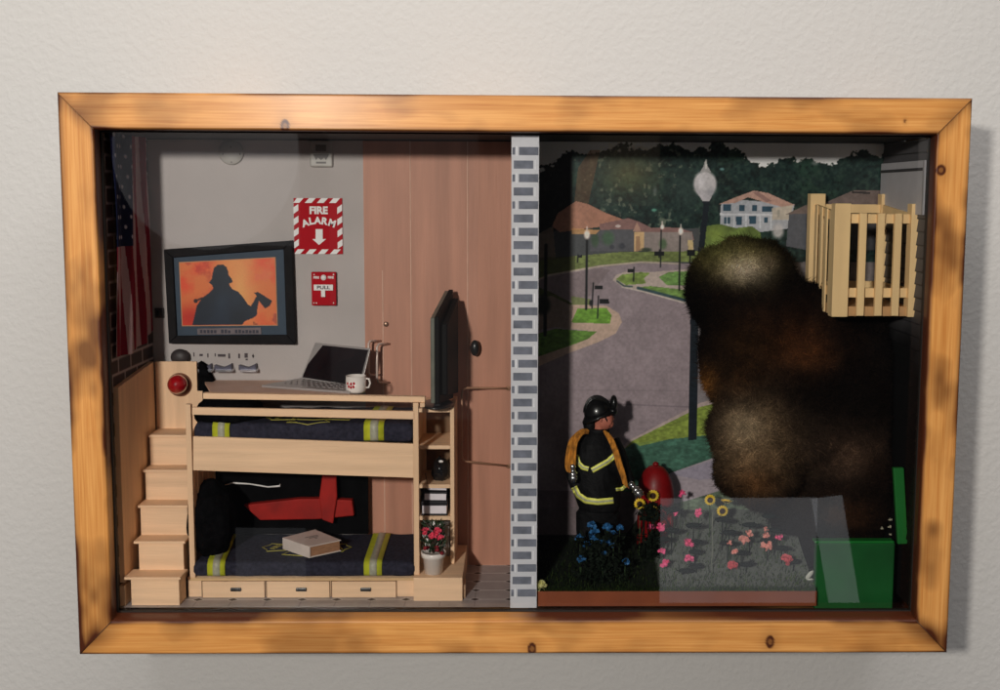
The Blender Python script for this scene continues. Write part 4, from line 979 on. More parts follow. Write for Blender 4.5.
def grass():
    R = random.Random(11); m = MB(); n = 8000; cols = []
    for k in range(n):
        x = R.uniform(GX0, GX1-.001); y = YI+.004+(R.random()**3.2)*(YB-YI-.012)
        h = R.uniform(.002, .0062)*(1 if y > YI+.012 else .8); z = gz(x, y)-.0012
        lean = Vector((R.uniform(-.5, .5), R.uniform(-.7, .2), 1)); w = .00045; a = R.random()*3.14
        s = Vector((math.cos(a)*w, math.sin(a)*w, 0)); b = Vector((x, y, z))
        m.add([b-s, b+s, b+lean*h], [(0, 1, 2)])
        c = R.choice([(30, 50, 18), (44, 66, 22), (24, 40, 20), (60, 76, 30), (20, 30, 16)]); k_ = R.uniform(.7, 1.2)*(1.8 if x > P(657, 560, .06).x else .7)  # blades on the left darkened too, to match the painted shade
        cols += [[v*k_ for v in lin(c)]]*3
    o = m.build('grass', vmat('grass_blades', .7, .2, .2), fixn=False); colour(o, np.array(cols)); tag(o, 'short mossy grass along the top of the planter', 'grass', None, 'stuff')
grass()
# green bin and green strip
grn = mat('green_plastic', A(14, 84, 34, 1.1), .5, .25, 22, .2, 400)
gb_ = thing('green_box', 'plain dark green box in the bottom right corner of the garden', 'box', P(856, 608, .035))
MB().pb(815.5, 543.5, 894, 610, .034, .042).build('body', grn, gb_, .0012)
MB().pb(815, 541.2, 894.5, 543.8, .0335, .0425).build('lid', mat('green_lid', A(20, 112, 40, 1.1), .4, .1, 30), gb_, .0008)
gs_ = MB().pp([(893.5, 468), (904, 468), (908, 544), (898, 544.5)], .036, .040).build('shutter', mat('green_strip_paint', A(24, 104, 40, 1.1), .5, .1, 30), None, .0006)
tag(gs_, 'narrow upright green shutter strip above the green box near the right edge', 'shutter')

# ================================================================ HYDRANT
hy = thing('fire_hydrant', 'red fire hydrant with rounded cap standing beside the firefighter', 'fire hydrant', P(653, 575, .098))
hr = mat('hydrant_red', A(132, 10, 14, 1.0), .45, .25, 60, spec=.3, coat=.05)
yh_ = .100; hc = P(654.5, 545, yh_); hb = Vector((hc.x, yh_, zg))
def hz(py): return P(653, py, yh_).z-zg
MB().lathe(hb, [(.0165, .0), (.0165, hz(537)), (.0120, hz(534)), (.0115, hz(512)), (.0130, hz(510)), (.0140, hz(507)), (.0140, hz(504)), (.0120, hz(501))], 30).build('barrel', hr, hy)
MB().lathe(hb, [(.0170, hz(503)), (.0172, hz(499)), (.0165, hz(490)), (.0146, hz(480)), (.0112, hz(472)), (.0070, hz(467)), (.0025, hz(465))], 34).build('bonnet', hr, hy)
MB().lathe(hb, [(.0028, hz(466)), (.0028, hz(463)), (.0016, hz(462))], 6).build('cap_nut', hr, hy)
for sx_ in (-1, 1):
    MB().lathe(hb+Vector((0, 0, hz(521))), [(.0060, sx_*.010), (.0060, sx_*.0125), (.0070, sx_*.0126), (.0070, sx_*.0155), (.003, sx_*.0160)], 20, 'x').build('side_outlet', hr, hy)
MB().lathe(hb+Vector((0, -.012, hz(521))), [(.0085, 0), (.0085, -.003), (.0095, -.0032), (.0095, -.0062), (.004, -.0066), (.004, -.0085)], 22, 'y').build('front_outlet', hr, hy)

# ================================================================ FIREFIGHTER FIGURE
YFF = .078
def q(a, b, dy=0): return P(a, b, YFF+dy)
def skin(name, verts, edges, rad, m, parent, root=0, sub=2, smooth=True):
    me = bpy.data.meshes.new(name); me.from_pydata([tuple(v) for v in verts], edges, []); o = bpy.data.objects.new(name, me); C.objects.link(o)
    sk = o.modifiers.new('skin', 'SKIN'); sk.use_smooth_shade = True; sk.branch_smoothing = .6
    for i, v in enumerate(me.skin_vertices[0].data):
        r = rad[i]; v.radius = (r, r) if not hasattr(r, '__len__') else r; v.use_root = (i == root)
    sm = o.modifiers.new('sub', 'SUBSURF'); sm.levels = sub; sm.render_levels = sub
    dg = bpy.context.evaluated_depsgraph_get(); me2 = bpy.data.meshes.new_from_object(o.evaluated_get(dg)); bpy.data.objects.remove(o)
    for p_ in me2.polygons: p_.use_smooth = True
    o2 = bpy.data.objects.new(name, me2); C.objects.link(o2); me2.materials.clear(); me2.materials.append(m); me2.name = name
    if parent: o2.parent = parent; o2.location = -root_loc(parent)
    return o2
ff = thing('person', 'firefighter figure in black coat and helmet facing right with tan hose over the shoulders', 'person', q(600, 574))
skinm = mat('figure_skin', A(190, 112, 92, .95), .55, .08, 200); coatm = mat('black_coat', (.0055, .0055, .006), .6, .4, 250, .6, 700, .12)
J = {'pel': q(600, 508), 'sp': q(598, 480), 'ch': q(597, 450), 'nk': q(598, 431, -.001), 'hd0': q(600.5, 424, -.001), 'hd': q(602, 413, -.001),
     'sl': q(580, 440, .006), 'sr': q(614, 441, -.006), 'el': q(574, 466, .008), 'er': q(623, 467, -.008), 'wl': q(577, 488, .002), 'wr': q(629, 484, -.016),
     'hl': q(580, 494, 0), 'hr': q(633, 488, -.019), 'kl': q(590, 540, -.001), 'kr': q(610, 540, -.002), 'al': q(589, 566, 0), 'ar': q(612, 566, 0), 'tl': q(592, 571, -.008), 'tr': q(617, 571, -.007)}
nm_ = list(J); id_ = {k: i for i, k in enumerate(nm_)}
E_ = [('pel', 'sp'), ('sp', 'ch'), ('ch', 'nk'), ('nk', 'hd0'), ('hd0', 'hd'), ('ch', 'sl'), ('ch', 'sr'), ('sl', 'el'), ('sr', 'er'), ('el', 'wl'), ('er', 'wr'), ('wl', 'hl'), ('wr', 'hr'),
      ('pel', 'kl'), ('pel', 'kr'), ('kl', 'al'), ('kr', 'ar'), ('al', 'tl'), ('ar', 'tr')]
rad = {'pel': .0085, 'sp': .009, 'ch': .0105, 'nk': .0055, 'hd0': .0072, 'hd': .0088, 'sl': .0068, 'sr': .0068, 'el': .0055, 'er': .0055, 'wl': .0036, 'wr': .0036, 'hl': .0040, 'hr': .0040,
       'kl': .005, 'kr': .005, 'al': .005, 'ar': .005, 'tl': .004, 'tr': .004}
skin('body', [J[k] for k in nm_], [(id_[a], id_[b]) for a, b in E_], [rad[k] for k in nm_], skinm, ff)
# face: nose, brow, chin, ear, eye, mouth turned to the right
hd = q(604, 417, -.002)
fc = MB(); fc.ell(q(604.5, 419, -.003), (.0078, .0072, .0100), 24, 16)
fc.ell(q(609.8, 423.5, -.003), (.0036, .0045, .0042), 14, 10)                 # jaw and chin
fc.ell(q(607.8, 421.5, -.007), (.0040, .0028, .0044), 14, 10)                 # cheek
fc.add([q(610.2, 414.5, -.0045), q(614.6, 419, -.0035), q(610.4, 420.3, -.0075), q(610.4, 420.3, .0005)], [(0, 1, 2), (0, 3, 1), (1, 3, 2), (0, 2, 3)])
fc.build('face', skinm, ff)
MB().ell(q(600.8, 419.5, -.0105), (.0014, .0010, .0024), 12, 8).build('ear', skinm, ff)
MB().ell(q(608.8, 415.6, -.0088), (.0013, .0006, .0008), 10, 6).build('eye', mat('eye_dark', (.02, .015, .012), .3), ff)
MB().tube([q(610.4, 423.6, -.0068), q(612.8, 423.0, -.0042)], .00045, 6).build('mouth', mat('lip', A(130, 60, 56), .5), ff)
# coat: one fused surface over torso and arms with a flared hem
def fuse(m_, name, mt, parent, vox=.0009, it=6, sub=0):
    o = m_.build(name, mt, None); rm = o.modifiers.new('r', 'REMESH'); rm.mode = 'VOXEL'; rm.voxel_size = vox; rm.use_smooth_shade = True
    sm = o.modifiers.new('s', 'SMOOTH'); sm.factor = .5; sm.iterations = it
    dg = bpy.context.evaluated_depsgraph_get(); me2 = bpy.data.meshes.new_from_object(o.evaluated_get(dg)); bpy.data.objects.remove(o)
    me2.name = name; me2.materials.clear(); me2.materials.append(mt); me2.polygons.foreach_set('use_smooth', np.ones(len(me2.polygons), bool))
    o2 = bpy.data.objects.new(name, me2); C.objects.link(o2)
    if parent: o2.parent = parent; o2.location = -root_loc(parent)
    return o2
def torso(m_, rows, n=28):
    V = []
    for (a0, a1, b, dep, dy) in rows:
        p0, p1 = P(a0, b, YFF+dy), P(a1, b, YFF+dy); c = (p0+p1)/2; r = (p1.x-p0.x)/2
        for k in range(n):
            w = 2*math.pi*k/n; f_ = 1+.035*math.sin(5*w+b*.11)+.02*math.sin(9*w+b*.2)
            V.append(c+Vector((r*math.cos(w)*f_, dep*math.sin(w)*f_, 0)))
    m_.add(V, [(i_*n+k, i_*n+(k+1) % n, (i_+1)*n+(k+1) % n, (i_+1)*n+k) for i_ in range(len(rows)-1) for k in range(n)]+[tuple(range(n))[::-1], tuple((len(rows)-1)*n+k for k in range(n))], True)
m_ = MB()
torso(m_, [(590, 606, 428, .007, 0), (581, 611, 434, .011, 0), (575, 615, 442, .0155, 0), (572.5, 617.5, 455, .0175, 0), (572.5, 619, 468, .018, 0), (572, 620, 482, .0185, 0), (574.5, 620.5, 494, .019, 0), (577.5, 621, 503, .0185, 0), (579, 620, 508, .018, 0)])
m_.tube([q(581, 440, .003), q(574, 453, .006), q(572, 467, .004), q(575, 480, -.004), q(577, 488, -.008)], [.0078, .0078, .0072, .0064, .0058], 14)
m_.tube([q(611, 441, -.003), q(618, 455, -.008), q(622, 468, -.012), q(627, 480, -.017), q(629, 485, -.018)], [.0080, .0080, .0074, .0064, .0056], 14)
coat = fuse(m_, 'coat', coatm, ff)
m_ = MB()
torso(m_, [(579, 617, 498, .0145, 0), (579, 617, 512, .0145, 0), (580, 616, 520, .0135, 0)])
for s_, kx in ((588.5, 588), (608, 610)):
    m_.tube([q(s_, 512), q(s_-.5, 530), q(kx, 548), q(kx, 566)], [.0112, .0108, .0095, .0092], 16)
fuse(m_, 'trousers', coatm, ff)
for a in (589, 613):
    m_ = MB(); m_.ell(P(a, 570, YFF-.003), (.0062, .0125, .0050), 18, 12, -.6); m_.tube([P(a, 569, YFF+.002), P(a, 557, YFF+.001)], [.0068, .0072], 14); m_.build('boot', mat('boot_rubber', (.012, .011, .010), .3, .3), ff)
# gloved hands with fingers
def hand(c, fwd, side, name):
    m_ = MB(); fwd = fwd.normalized(); side = side.normalized(); up = fwd.cross(side)
    m_.ell(c, (.0032, .0030, .0034), 14, 10)
    for k in range(4):
        b = c+side*(.0014*(k-1.5)*1.1)+fwd*.0022; l_ = (.0040, .0048, .0046, .0036)[k]
        m_.tube([b, b+fwd*l_*.5+up*.0003, b+fwd*l_*.85-up*.0013, b+fwd*l_*.8-up*.0028], [.0011, .0010, .0009, .0006], 8)
    m_.tube([c-side*.0020, c-side*.0038+fwd*.0018, c-side*.0034+fwd*.0038-up*.0012], [.0012, .0011, .0008], 8)
    m_.build(name, mat('black_glove', (.014, .013, .013), .6, .3), ff)
hand(q(579, 491.5, -.002), Vector((.2, -.3, -1)), Vector((.8, -.4, .1)), 'glove'); hand(q(631.5, 486, -.018), Vector((1, -.3, -.4)), Vector((-.2, -.9, .5)), 'glove')
# helmet
hm = MB(); hcx = q(598.5, 413, -.001)
tilt = Matrix.Rotation(math.radians(-14), 3, 'Y')
hm.ell(hcx, (.0128, .0120, .0142), 30, 14, -.05, tilt)
V = []; n_ = 40
for k in range(n_):
    w = 2*math.pi*k/n_; fr_ = max(0, math.cos(w)); bk_ = max(0, -math.cos(w))
    for rr, dz in ((.0118, .0012), (.0118+.0032+.002*fr_+.001*bk_, -.0010-.004*bk_+.0015*fr_), (.0118+.0032+.002*fr_+.001*bk_, -.0020-.004*bk_+.0015*fr_), (.0112, -.0004)):
        V.append(hcx+tilt @ Vector((rr*math.cos(w), rr*.95*math.sin(w), dz)))
hm.add(V, [(k*4+j, ((k+1) % n_)*4+j, ((k+1) % n_)*4+(j+1) % 4, k*4+(j+1) % 4) for k in range(n_) for j in range(4)], True)
hmo = hm.build('helmet', mat('helmet_black', (.006, .006, .0065), .28, .3, spec=.4, coat=.1), ff)
rg = MB()
for dy in (-.5, 0, .5):
    L_ = [hcx+tilt @ Vector((.0130*math.cos(w)*math.cos(dy*.9), .0122*math.sin(dy*.9)*1.0*math.cos(w)**.0, .0147*math.sin(w))) for w in [math.pi*k/12 for k in range(1, 12)]]
    rg.tube([p_ if True else p_ for p_ in L_], .0008, 6)
rg.build('helmet_ridges', mat('helmet_black', 0), hmo)
fsh = MB(); fsh.ell(hcx+tilt @ Vector((.0150, -.001, .0055)), (.0035, .0060, .0075), 16, 12); fsh.build('front_shield', mat('helmet_black', 0), hmo)
vz = MB(); vz.ell(q(612.5, 410.5, -.003), (.0046, .0075, .0048), 18, 12); vz.build('goggles', mat('helmet_black', 0), hmo)
nk = MB(); nk.ell(q(590, 424, .001), (.0062, .0085, .0085), 18, 12); nk.build('neck_flap', coatm, ff)
MB().tube([q(603.5, 413.5, -.0110), q(607, 421, -.0095), q(610.5, 426.6, -.0062)], .00075, 8).build('chin_strap', blk, ff)
clr = MB(); clr.lathe(q(598.5, 432.5), [(.0088, -.002), (.0100, .0015), (.0100, .0040), (.0090, .0042)], 24); clr.build('collar', coatm, ff)
# reflective tape, laid on the coat
bmx = bmesh.new(); bmx.from_mesh(coat.data); bmx.transform(Matrix.Translation(Vector(coat.location)+root_loc(ff))); bvt = BVHTree.FromBMesh(bmx)
def tape(name, pxs, wpx, m, par, off=.0006, nseg=14):
    pts_ = []
    for (a, b), (c, d) in zip(pxs, pxs[1:]):
        for k in range(nseg): t = k/nseg; pts_.append((a+(c-a)*t, b+(d-b)*t))
    pts_.append(pxs[-1]); V = []; last = YFF-.012
    for i, (a, b) in enumerate(pts_):
        c, d = pts_[min(i+1, len(pts_)-1)]; e_, f_ = pts_[max(i-1, 0)]; L_ = math.hypot(c-e_, d-f_) or 1; nx_, ny_ = -(d-f_)/L_, (c-e_)/L_
        for s_ in (-.5, -.17, .17, .5):
            r_ = ray(a+nx_*s_*wpx, b+ny_*s_*wpx).normalized(); h = bvt.ray_cast(CL, r_)
            p_ = h[0]-r_*off if h[0] else P(a+nx_*s_*wpx, b+ny_*s_*wpx, last); last = p_.y
            V.append(p_)
    n = len(pts_)
    o = MB().add(V, [(4*i+j, 4*i+j+1, 4*i+j+5, 4*i+j+4) for i in range(n-1) for j in range(3)], True).build(name, m, par)
    sm = o.modifiers.new('thick', 'SOLIDIFY'); sm.thickness = .0003; return o
tapem = mat('lime_tape', A(224, 224, 104, 1.3), .4, .15, 300)
ty = mat('tape_silver', A(190, 190, 160, 1.0), .35, .2, 300)
for pxs, w_ in (([(576, 455), (578.5, 463), (583, 467.5), (588.5, 469)], 4.6), ([(592, 470.5), (600, 466), (608, 461.5), (614.5, 455.5)], 5.4),
                ([(574, 487), (578, 495), (586, 500.5), (598, 502), (613.5, 500.5)], 6.2), ([(616, 489.5), (622, 489), (627, 484.5)], 3.4)):
    tape('reflective_tape', pxs, w_, tapem, ff); tape('reflective_tape_core', pxs, w_*.3, ty, ff, .0010)
# hose draped over both shoulders, couplings at the ends
ho = thing('fire_hose', 'folded tan fire hose draped over the firefighter shoulders with silver couplings', 'hose', q(598, 432, 0))
hom = mat('tan_hose', A(186, 120, 40, 1.0), .9, .55, 420, .9, 900, stretch=(1, 1, .3))
def strap(pxl, off, wd, name='hose_fold'):
    pts_ = [P(a, b, y) for a, b, y in pxl]; sm_ = []
    for i in range(len(pts_)-1):
        p0, p1, p2, p3 = pts_[max(i-1, 0)], pts_[i], pts_[i+1], pts_[min(i+2, len(pts_)-1)]
        for k in range(8):
            t = k/8; sm_.append(.5*((2*p1)+(p2-p0)*t+(2*p0-5*p1+4*p2-p3)*t*t+(3*p1-p0-3*p2+p3)*t*t*t))
    sm_.append(pts_[-1]); m_ = MB(); m_.tube(sm_, [wd]*len(sm_), 10); m_.build(name, hom, ho)
R = random.Random(4)
for k in range(7):
    t = k/6; e_ = R.uniform(-.6, .6)
    strap([(589-1*t, 430+3*t, .074-.004*t), (581+1.5*t, 430.5+3.5*t, .068-.004*t), (571+6*t+e_, 440+3*t, .062-.004*t), (567.5+8*t+e_, 453+2*t, .058), (566+8.5*t, 466+e_, .057), (568+6*t, 474+R.uniform(-3, 3), .057)], 0, .0011)
for k in range(5):
    t = k/4; e_ = R.uniform(-.5, .5)
    strap([(604+1*t, 431+2*t, .062), (611-2*t, 437+3*t, .057), (617-4*t+e_, 449+1*t, .052), (621-4*t, 463+e_, .049), (625-3.5*t, 476, .047), (627-3*t, 487-3*t, .047)], 0, .0011)
sil = mat('silver_metal', (.72, .72, .74), .2, .1, metal=.95)
def nozzle(a, b, y, d, nm='coupling'):
    c = P(a, b, y); d = Vector(d).normalized(); zx = Vector((0, 0, 1)).rotation_difference(d).to_matrix()
    m_ = MB(); m_.lathe((0, 0, 0), [(.0022, -.008), (.0028, -.006), (.0028, -.004), (.0022, -.0038), (.0024, -.001), (.0038, -.0005), (.0038, .002), (.0034, .0022), (.0040, .0026), (.0042, .006), (.0030, .0064), (.0030, .0080)], 22)
    m_.v = [tuple(c+zx @ Vector(v)) for v in m_.v]; m_.build(nm, sil, ho)
nozzle(573, 473, .057, (.06, -.1, -1)); nozzle(635.5, 489.5, .050, (.55, -.4, -.6))

# ================================================================ FLOWERS
stemm = mat('stem_green', (.03, .06, .02), .7); stemp = mat('pale_stem', A(120, 124, 112), .6)
pinkf = mat('pink_flower', A(232, 92, 140, 1.15), .6, .15, 300); peach = mat('peach_flower', A(226, 150, 138, 1.1), .6, .15, 300); rose = mat('rose_flower', A(200, 84, 92, 1.1), .6, .2, 300)
bluef = mat('blue_flower', A(40, 96, 146, 1.0), .6, .3, 250); yel = mat('sunflower_petal', A(232, 196, 54, 1.1), .5, .1); brn = mat('sunflower_heart', A(60, 34, 16), .8, .3, 400)
ovalm = mat('oval_shade', (.006, .012, .010), .8, .4, 200, spec=.05)
def plant(name, cat, label, group, a, b, y, r_, m_, seed, n=10, stem=stemm, leaf=False):
    c = P(a, b, y); t = thing(name, label, cat, (c.x, y, zg), group); R = random.Random(seed)
    s = MB(); bloom(s, c, r_, R, n); s.build('bloom', m_, t)
    if stem: MB().tube([Vector((c.x+.0006, y+.002, zg)), Vector((c.x-.0004, y+.0015, (zg+c.z)/2)), c+Vector((0, .001, 0))], .00035, 5).build('stem', stem, t)
    return t
pk = [(681.7, 493.7, .10, .0042, 'pink flower highest in the bed, right beside the red hydrant'), (675, 513.5, .085, .0048, 'pink flower just right of the upper sunflowers by the hydrant'),
      (699.5, 513.2, .085, .0046, 'pink flower left of the lone sunflower pair'), (660.7, 527, .072, .0050, 'pink flower directly below the hydrant sunflowers'), (651.5, 527.5, .075, .0036, 'small pink bloom touching the base of the hydrant'),
      (687.3, 544, .062, .0056, 'largest pink flower in the middle left of the bed'), (661.8, 551.5, .055, .0036, 'ragged pink flower at the left edge of the bed, mid height'), (689, 559, .052, .0042, 'pink flower low, under the largest pink flower'),
      (665.5, 564.6, .045, .0050, 'lowest pink flower at the left front of the bed'), (779, 537, .066, .0036, 'small pink flower on the far right of the bed')]
for i, (a, b, y, r_, lb) in enumerate(pk): plant('flower', 'flower', lb, 'pink flowers in the garden bed', a, b, y, r_, pinkf, 40+i, 11)
pe = [(748.8, 534, .066, .0040, 'peach pink flower above and right of its twin near bed centre'), (743.8, 541, .062, .0054, 'wide peach pink flower near bed centre'), (765.6, 529.6, .07, .0030, 'tiny peach flower at the top right of the bed'),
      (766, 535.3, .068, .0034, 'small peach flower just below the tiny top right one'), (767, 546.4, .058, .0058, 'spreading peach flower on the right side of the bed'), (735.5, 552.5, .056, .0036, 'peach flower with a dark side above the front centre rose'),
      (729.6, 543, .06, .0026, 'pale tiny peach bud over a dark shadow oval at bed centre')]
for i, (a, b, y, r_, lb) in enumerate(pe): plant('flower', 'flower', lb, 'peach flowers in the garden bed', a, b, y, r_, peach, 70+i, 11)
plant('flower', 'flower', 'round rose red flower at the right front of the bed', 'rose flowers in the garden bed', 786.5, 560, .048, .0056, rose, 90, 22)
plant('flower', 'flower', 'pinkish rose at the front centre of the bed', 'rose flowers in the garden bed', 732.8, 566, .045, .0050, rose, 91, 18)
bl = [(592, 525.8, .05, .0044, 'blue flower topmost left in front of the firefighter legs'), (594.7, 535, .046, .0060, 'largest blue flower in front of the firefighter legs'), (580.4, 538, .048, .0048, 'loose blue flower leftmost in front of the firefighter'),
      (607.7, 528, .05, .0048, 'blue green flower topmost right in front of the firefighter legs'), (614, 535, .048, .0042, 'blue flower on the right of the blue group'), (609.4, 543, .046, .0056, 'tall blue flower cluster right of the largest blue flower'),
      (581.5, 558.8, .042, .0040, 'low blue flower at the left boot'), (625.6, 562, .042, .0036, 'low blue flower right of the right boot')]
bl += [(600.5, 541, .046, .0040, 'small blue flower under the largest blue flower'), (587, 545, .045, .0038, 'small blue flower lower left of the largest blue flower'), (620, 528, .05, .0034, 'smallest blue flower at the far right top of the blue group'), (603, 554, .043, .0034, 'faint blue flower between the firefighter boots')]
for i, (a, b, y, r_, lb) in enumerate(bl): plant('flower', 'flower', lb, 'blue flowers before the firefighter', a, b, y, r_, bluef, 110+i, 16)
plant('flower', 'flower', 'cream yellow flower tuft at the front left corner beside the divider', None, 540.8, 586, .030, .0052, mat('cream_yellow', A(200, 196, 130), .6), 130, 20, None)
def sunflower(a, b, y, r_, label, rx=0, ry=0, hollow=False):
    c = P(a, b, y); t = thing('sunflower', label, 'sunflower', (c.x, y, zg), 'sunflowers in the garden bed')
    Rm = Euler((rx, ry, 0)).to_matrix(); s = MB(); n_ = 14
    for k in range(n_):
        w = 2*math.pi*k/n_; d = Vector((math.cos(w), 0, math.sin(w))); e_ = Vector((-math.sin(w), 0, math.cos(w)))
        L_ = [d*r_*.45-e_*r_*.16, d*r_*.78-e_*r_*.22+Vector((0, -.0004, 0)), d*r_, d*r_*.78+e_*r_*.22+Vector((0, -.0004, 0)), d*r_*.45+e_*r_*.16]
        s.add([c+Rm @ v for v in L_], [(0, 1, 2, 3, 4)])
    s2 = MB(); s2.lathe((0, 0, 0), [(r_*.62, .0002), (r_*.62, -.0004), (r_*.3, -.0009)], 20, 'y'); s2.v = [tuple(c+Rm @ (Vector(v)+Vector((0, -.0003, 0)))) for v in s2.v]
    s3 = MB(); L_ = [c+Rm @ Vector((r_*.60*math.cos(w*math.pi/12), -.0006, r_*.60*math.sin(w*math.pi/12))) for w in range(25)]; s3.tube(L_, r_*.11, 6)
    o = s.build('petals', yel, t); o.modifiers.new('t', 'SOLIDIFY').thickness = .0003; s3.build('petal_ring', yel, t); s2.build('heart', brn, t)
    MB().tube([Vector((c.x, y+.003, zg)), Vector((c.x+.001, y+.004, (zg+c.z)/2)), c+Vector((0, .001, 0))], .0005, 6).build('stem', stemm, t)
sunflower(652.9, 495.8, .078, .0056, 'upper sunflower in front of the red hydrant'); sunflower(652.3, 512, .074, .0057, 'lower sunflower in front of the red hydrant')
sunflower(639.7, 504, .076, .0053, 'tilted sunflower between the firefighter and the hydrant', 0, math.radians(48))
sunflower(722.4, 511, .088, .0054, 'open faced sunflower alone in the middle of the garden bed'); sunflower(726.4, 501, .09, .0050, 'sunflower seen from a low angle above the lone open one', math.radians(58), .2)
sunflower(710, 500, .09, .0052, 'narrow sunflower turned sideways left of the lone open one', 0, math.radians(62))
R = random.Random(8)
for (cx_, y_, lb) in ((651, .070, 'dark leafy bush in front of the hydrant barrel'), (598, .040, 'dark leafy bush behind the blue flowers before the firefighter')):
    t = thing('bush', lb, 'bush', (P(cx_, 560, y_).x, y_, zg)); m_ = MB(); tp = MB()
    for k in range(520 if cx_ > 640 else 420):
        bb = R.uniform(505, 582) if cx_ > 640 else R.uniform(535, 582); aa = cx_+R.gauss(0, 5.5 if cx_ > 640 else 14)
        if cx_ > 640 and 522 < bb < 533: continue
        leaf_quad(m_, P(aa, bb, y_+R.uniform(-.004, .006)), Vector((R.uniform(-1, 1), R.uniform(-.6, .3), R.uniform(-.3, 1))), .0055, .0017, R)
    m_.build('leaves', mat('black_green_leaf', (.006, .010, .006), .7, .4, spec=.1), t)
    for k in range(6):
        x_0 = P(cx_, 560, y_).x+R.uniform(-.006, .006); tp.tube([Vector((x_0, y_, zg)), Vector((x_0+R.uniform(-.002, .002), y_, zg+.025)), Vector((x_0+R.uniform(-.004, .004), y_, zg+(.06 if cx_ > 640 else .04)))], .0005, 5)
    tp.build('stems', mat('black_green_leaf', 0), t)
gst = thing('bare_stem', 'tall pale bare stem rising through the garden bed', 'plant', P(712, 578, .052))
MB().tube([Vector((P(713.5, 575, .052).x, .052, zg)), P(711.5, 562, .052), P(713, 548, .052), P(712, 530, .053), P(713, 511, .054)], .0005, 6).build('stem', stemp, gst)
MB().tube([P(712, 565, .052), P(716, 561, .053), P(720, 562, .053)], .0003, 5).build('twig', stemp, gst)
R = random.Random(77)
lv = [(672, 510), (693.6, 525.3), (696.5, 542), (695, 552), (696.5, 566.4), (722.6, 519.5), (729.3, 532.5), (727.9, 543.2), (741.5, 552.8), (746.4, 564.4), (769, 516), (774.8, 530.2), (767.6, 540.6), (782, 548), (793.7, 561.5), (671.9, 530.5), (664, 539), (750, 525), (687, 571)]
names = ['beside the first pink flower', 'left of the tall bare stem, highest', 'right of the largest pink flower', 'just under the largest pink flower oval', 'low at the front left', 'under the lone sunflower', 'in the bed centre, upper', 'in the bed centre, middle',
         'right of the peach flower with a dark side', 'right of the pinkish front rose', 'highest on the right', 'behind the small peach flowers', 'under the spreading peach flower', 'right of the spreading peach flower', 'under the round rose red flower', 'at the foot of the hydrant', 'by the left edge of the bed', 'faint one above the wide peach flower', 'lowest by the grass']
for (a, b), nm in zip(lv, names):  # dark ovals modelled as leaf clumps in place of flower shadows
    y = .050+max(0, (566-b))*.0006; c = P(a, b, y); t = thing('shadow_oval', 'flat dark oval imitating a flower shadow '+nm, 'plant', (c.x, y, zg), 'dark ovals imitating flower shadows in the garden bed')
    m_ = MB(); L_ = .0085*R.uniform(.8, 1.1)
    for k in range(9):
        s_ = c+Vector((R.uniform(-L_*.8, L_*.8), R.uniform(-.003, .003), R.uniform(-.0008, .0008))); d = Vector((R.uniform(-1, 1), R.uniform(-.5, .5), R.uniform(-.25, .25)))
        leaf_quad(m_, s_, d, .0045, .0014, R)
    m_.ell(c, (L_*.85, .0035, .0022), 16, 8); m_.build('leaves', ovalm, t)  # the dark shadow oval itself, not real leaves
    MB().tube([Vector((c.x, y, zg)), c], .0005, 5).build('stem', ovalm, t)  # added support under the shadow oval, not a plant stem
wl_ = thing('white_leaf', 'single whitish curled leaf at the right front corner of the planter', 'leaf', P(810, 578, .035))
m_ = MB(); m_.ell(P(809.5, 575, .034), (.0050, .0010, .0020), 14, 8, rot=Matrix.Rotation(math.radians(-50), 3, 'Y')); m_.ell(P(810, 579.5, .034), (.0034, .0010, .0010), 12, 6); m_.build('blade', mat('whitish', A(190, 190, 180), .5), wl_)
for i, (a, b) in enumerate(((890.3, 520), (889.8, 527), (882.5, 528.5), (890, 534.5))):
    c = P(a, b, .06); m_ = MB(); bloom(m_, c, .0018, R, 8); tag(m_.build('tiny_flower', mat('tiny_white', A(190, 184, 160), .6), None, origin=c), 'one of the tiny pale blossoms in the dark above the green box', 'flower', 'tiny pale blossoms above the green box')

# ================================================================ BALCONY
bal = thing('balcony', 'pale wooden slatted balcony at the top right jutting out above the smoke', 'balcony', P(875, 316, .085))
pinew = mat('pale_pine', A(228, 194, 142, 1.2), .6, .1, 60, .1, 500, stretch=(1, 1, .15)); 
YF2, YB2 = .041, YB-.006
def X2(px): return P(px, 260, YF2).x
def Z2(py): return P(875, py, YF2).z
pw_ = X2(848)-X2(832)
xl, xr = X2(833.5), X2(921.5); zt2, zb2 = Z2(203.5), Z2(317)
pd = .011
for x in (xl, xr-pw_*.72):
    w_ = pw_ if x == xl else pw_*.72
    MB().box(x, x+w_, YF2, YF2+pd, zb2, zt2).build('post', pinew, bal, .0004)
zk_ = P(812, 193.5, YB2).z-zt2; zs_ = lambda y: zk_*max(0, y-YF2)/(YB2-YF2)
for x in (xl, xr-pw_*.72):
    w_ = pw_ if x == xl else pw_*.72
    MB().box(x, x+w_, YB2-pd, YB2, zb2, zt2+zk_).build('post', pinew, bal, .0004)
rz0, rz1, lz0, lz1 = Z2(223.5), Z2(214), Z2(298), Z2(288.5)
for yy in (YF2+.004, YB2-.008):
    k_ = zs_(yy) if yy > .06 else 0
    MB().box(xl+pw_, xr-pw_*.72, yy, yy+.005, rz0+k_, rz1+k_).build('rail', pinew, bal, .0003); MB().box(xl+pw_, xr-pw_*.72, yy, yy+.005, lz0, lz1).build('rail', pinew, bal, .0003)
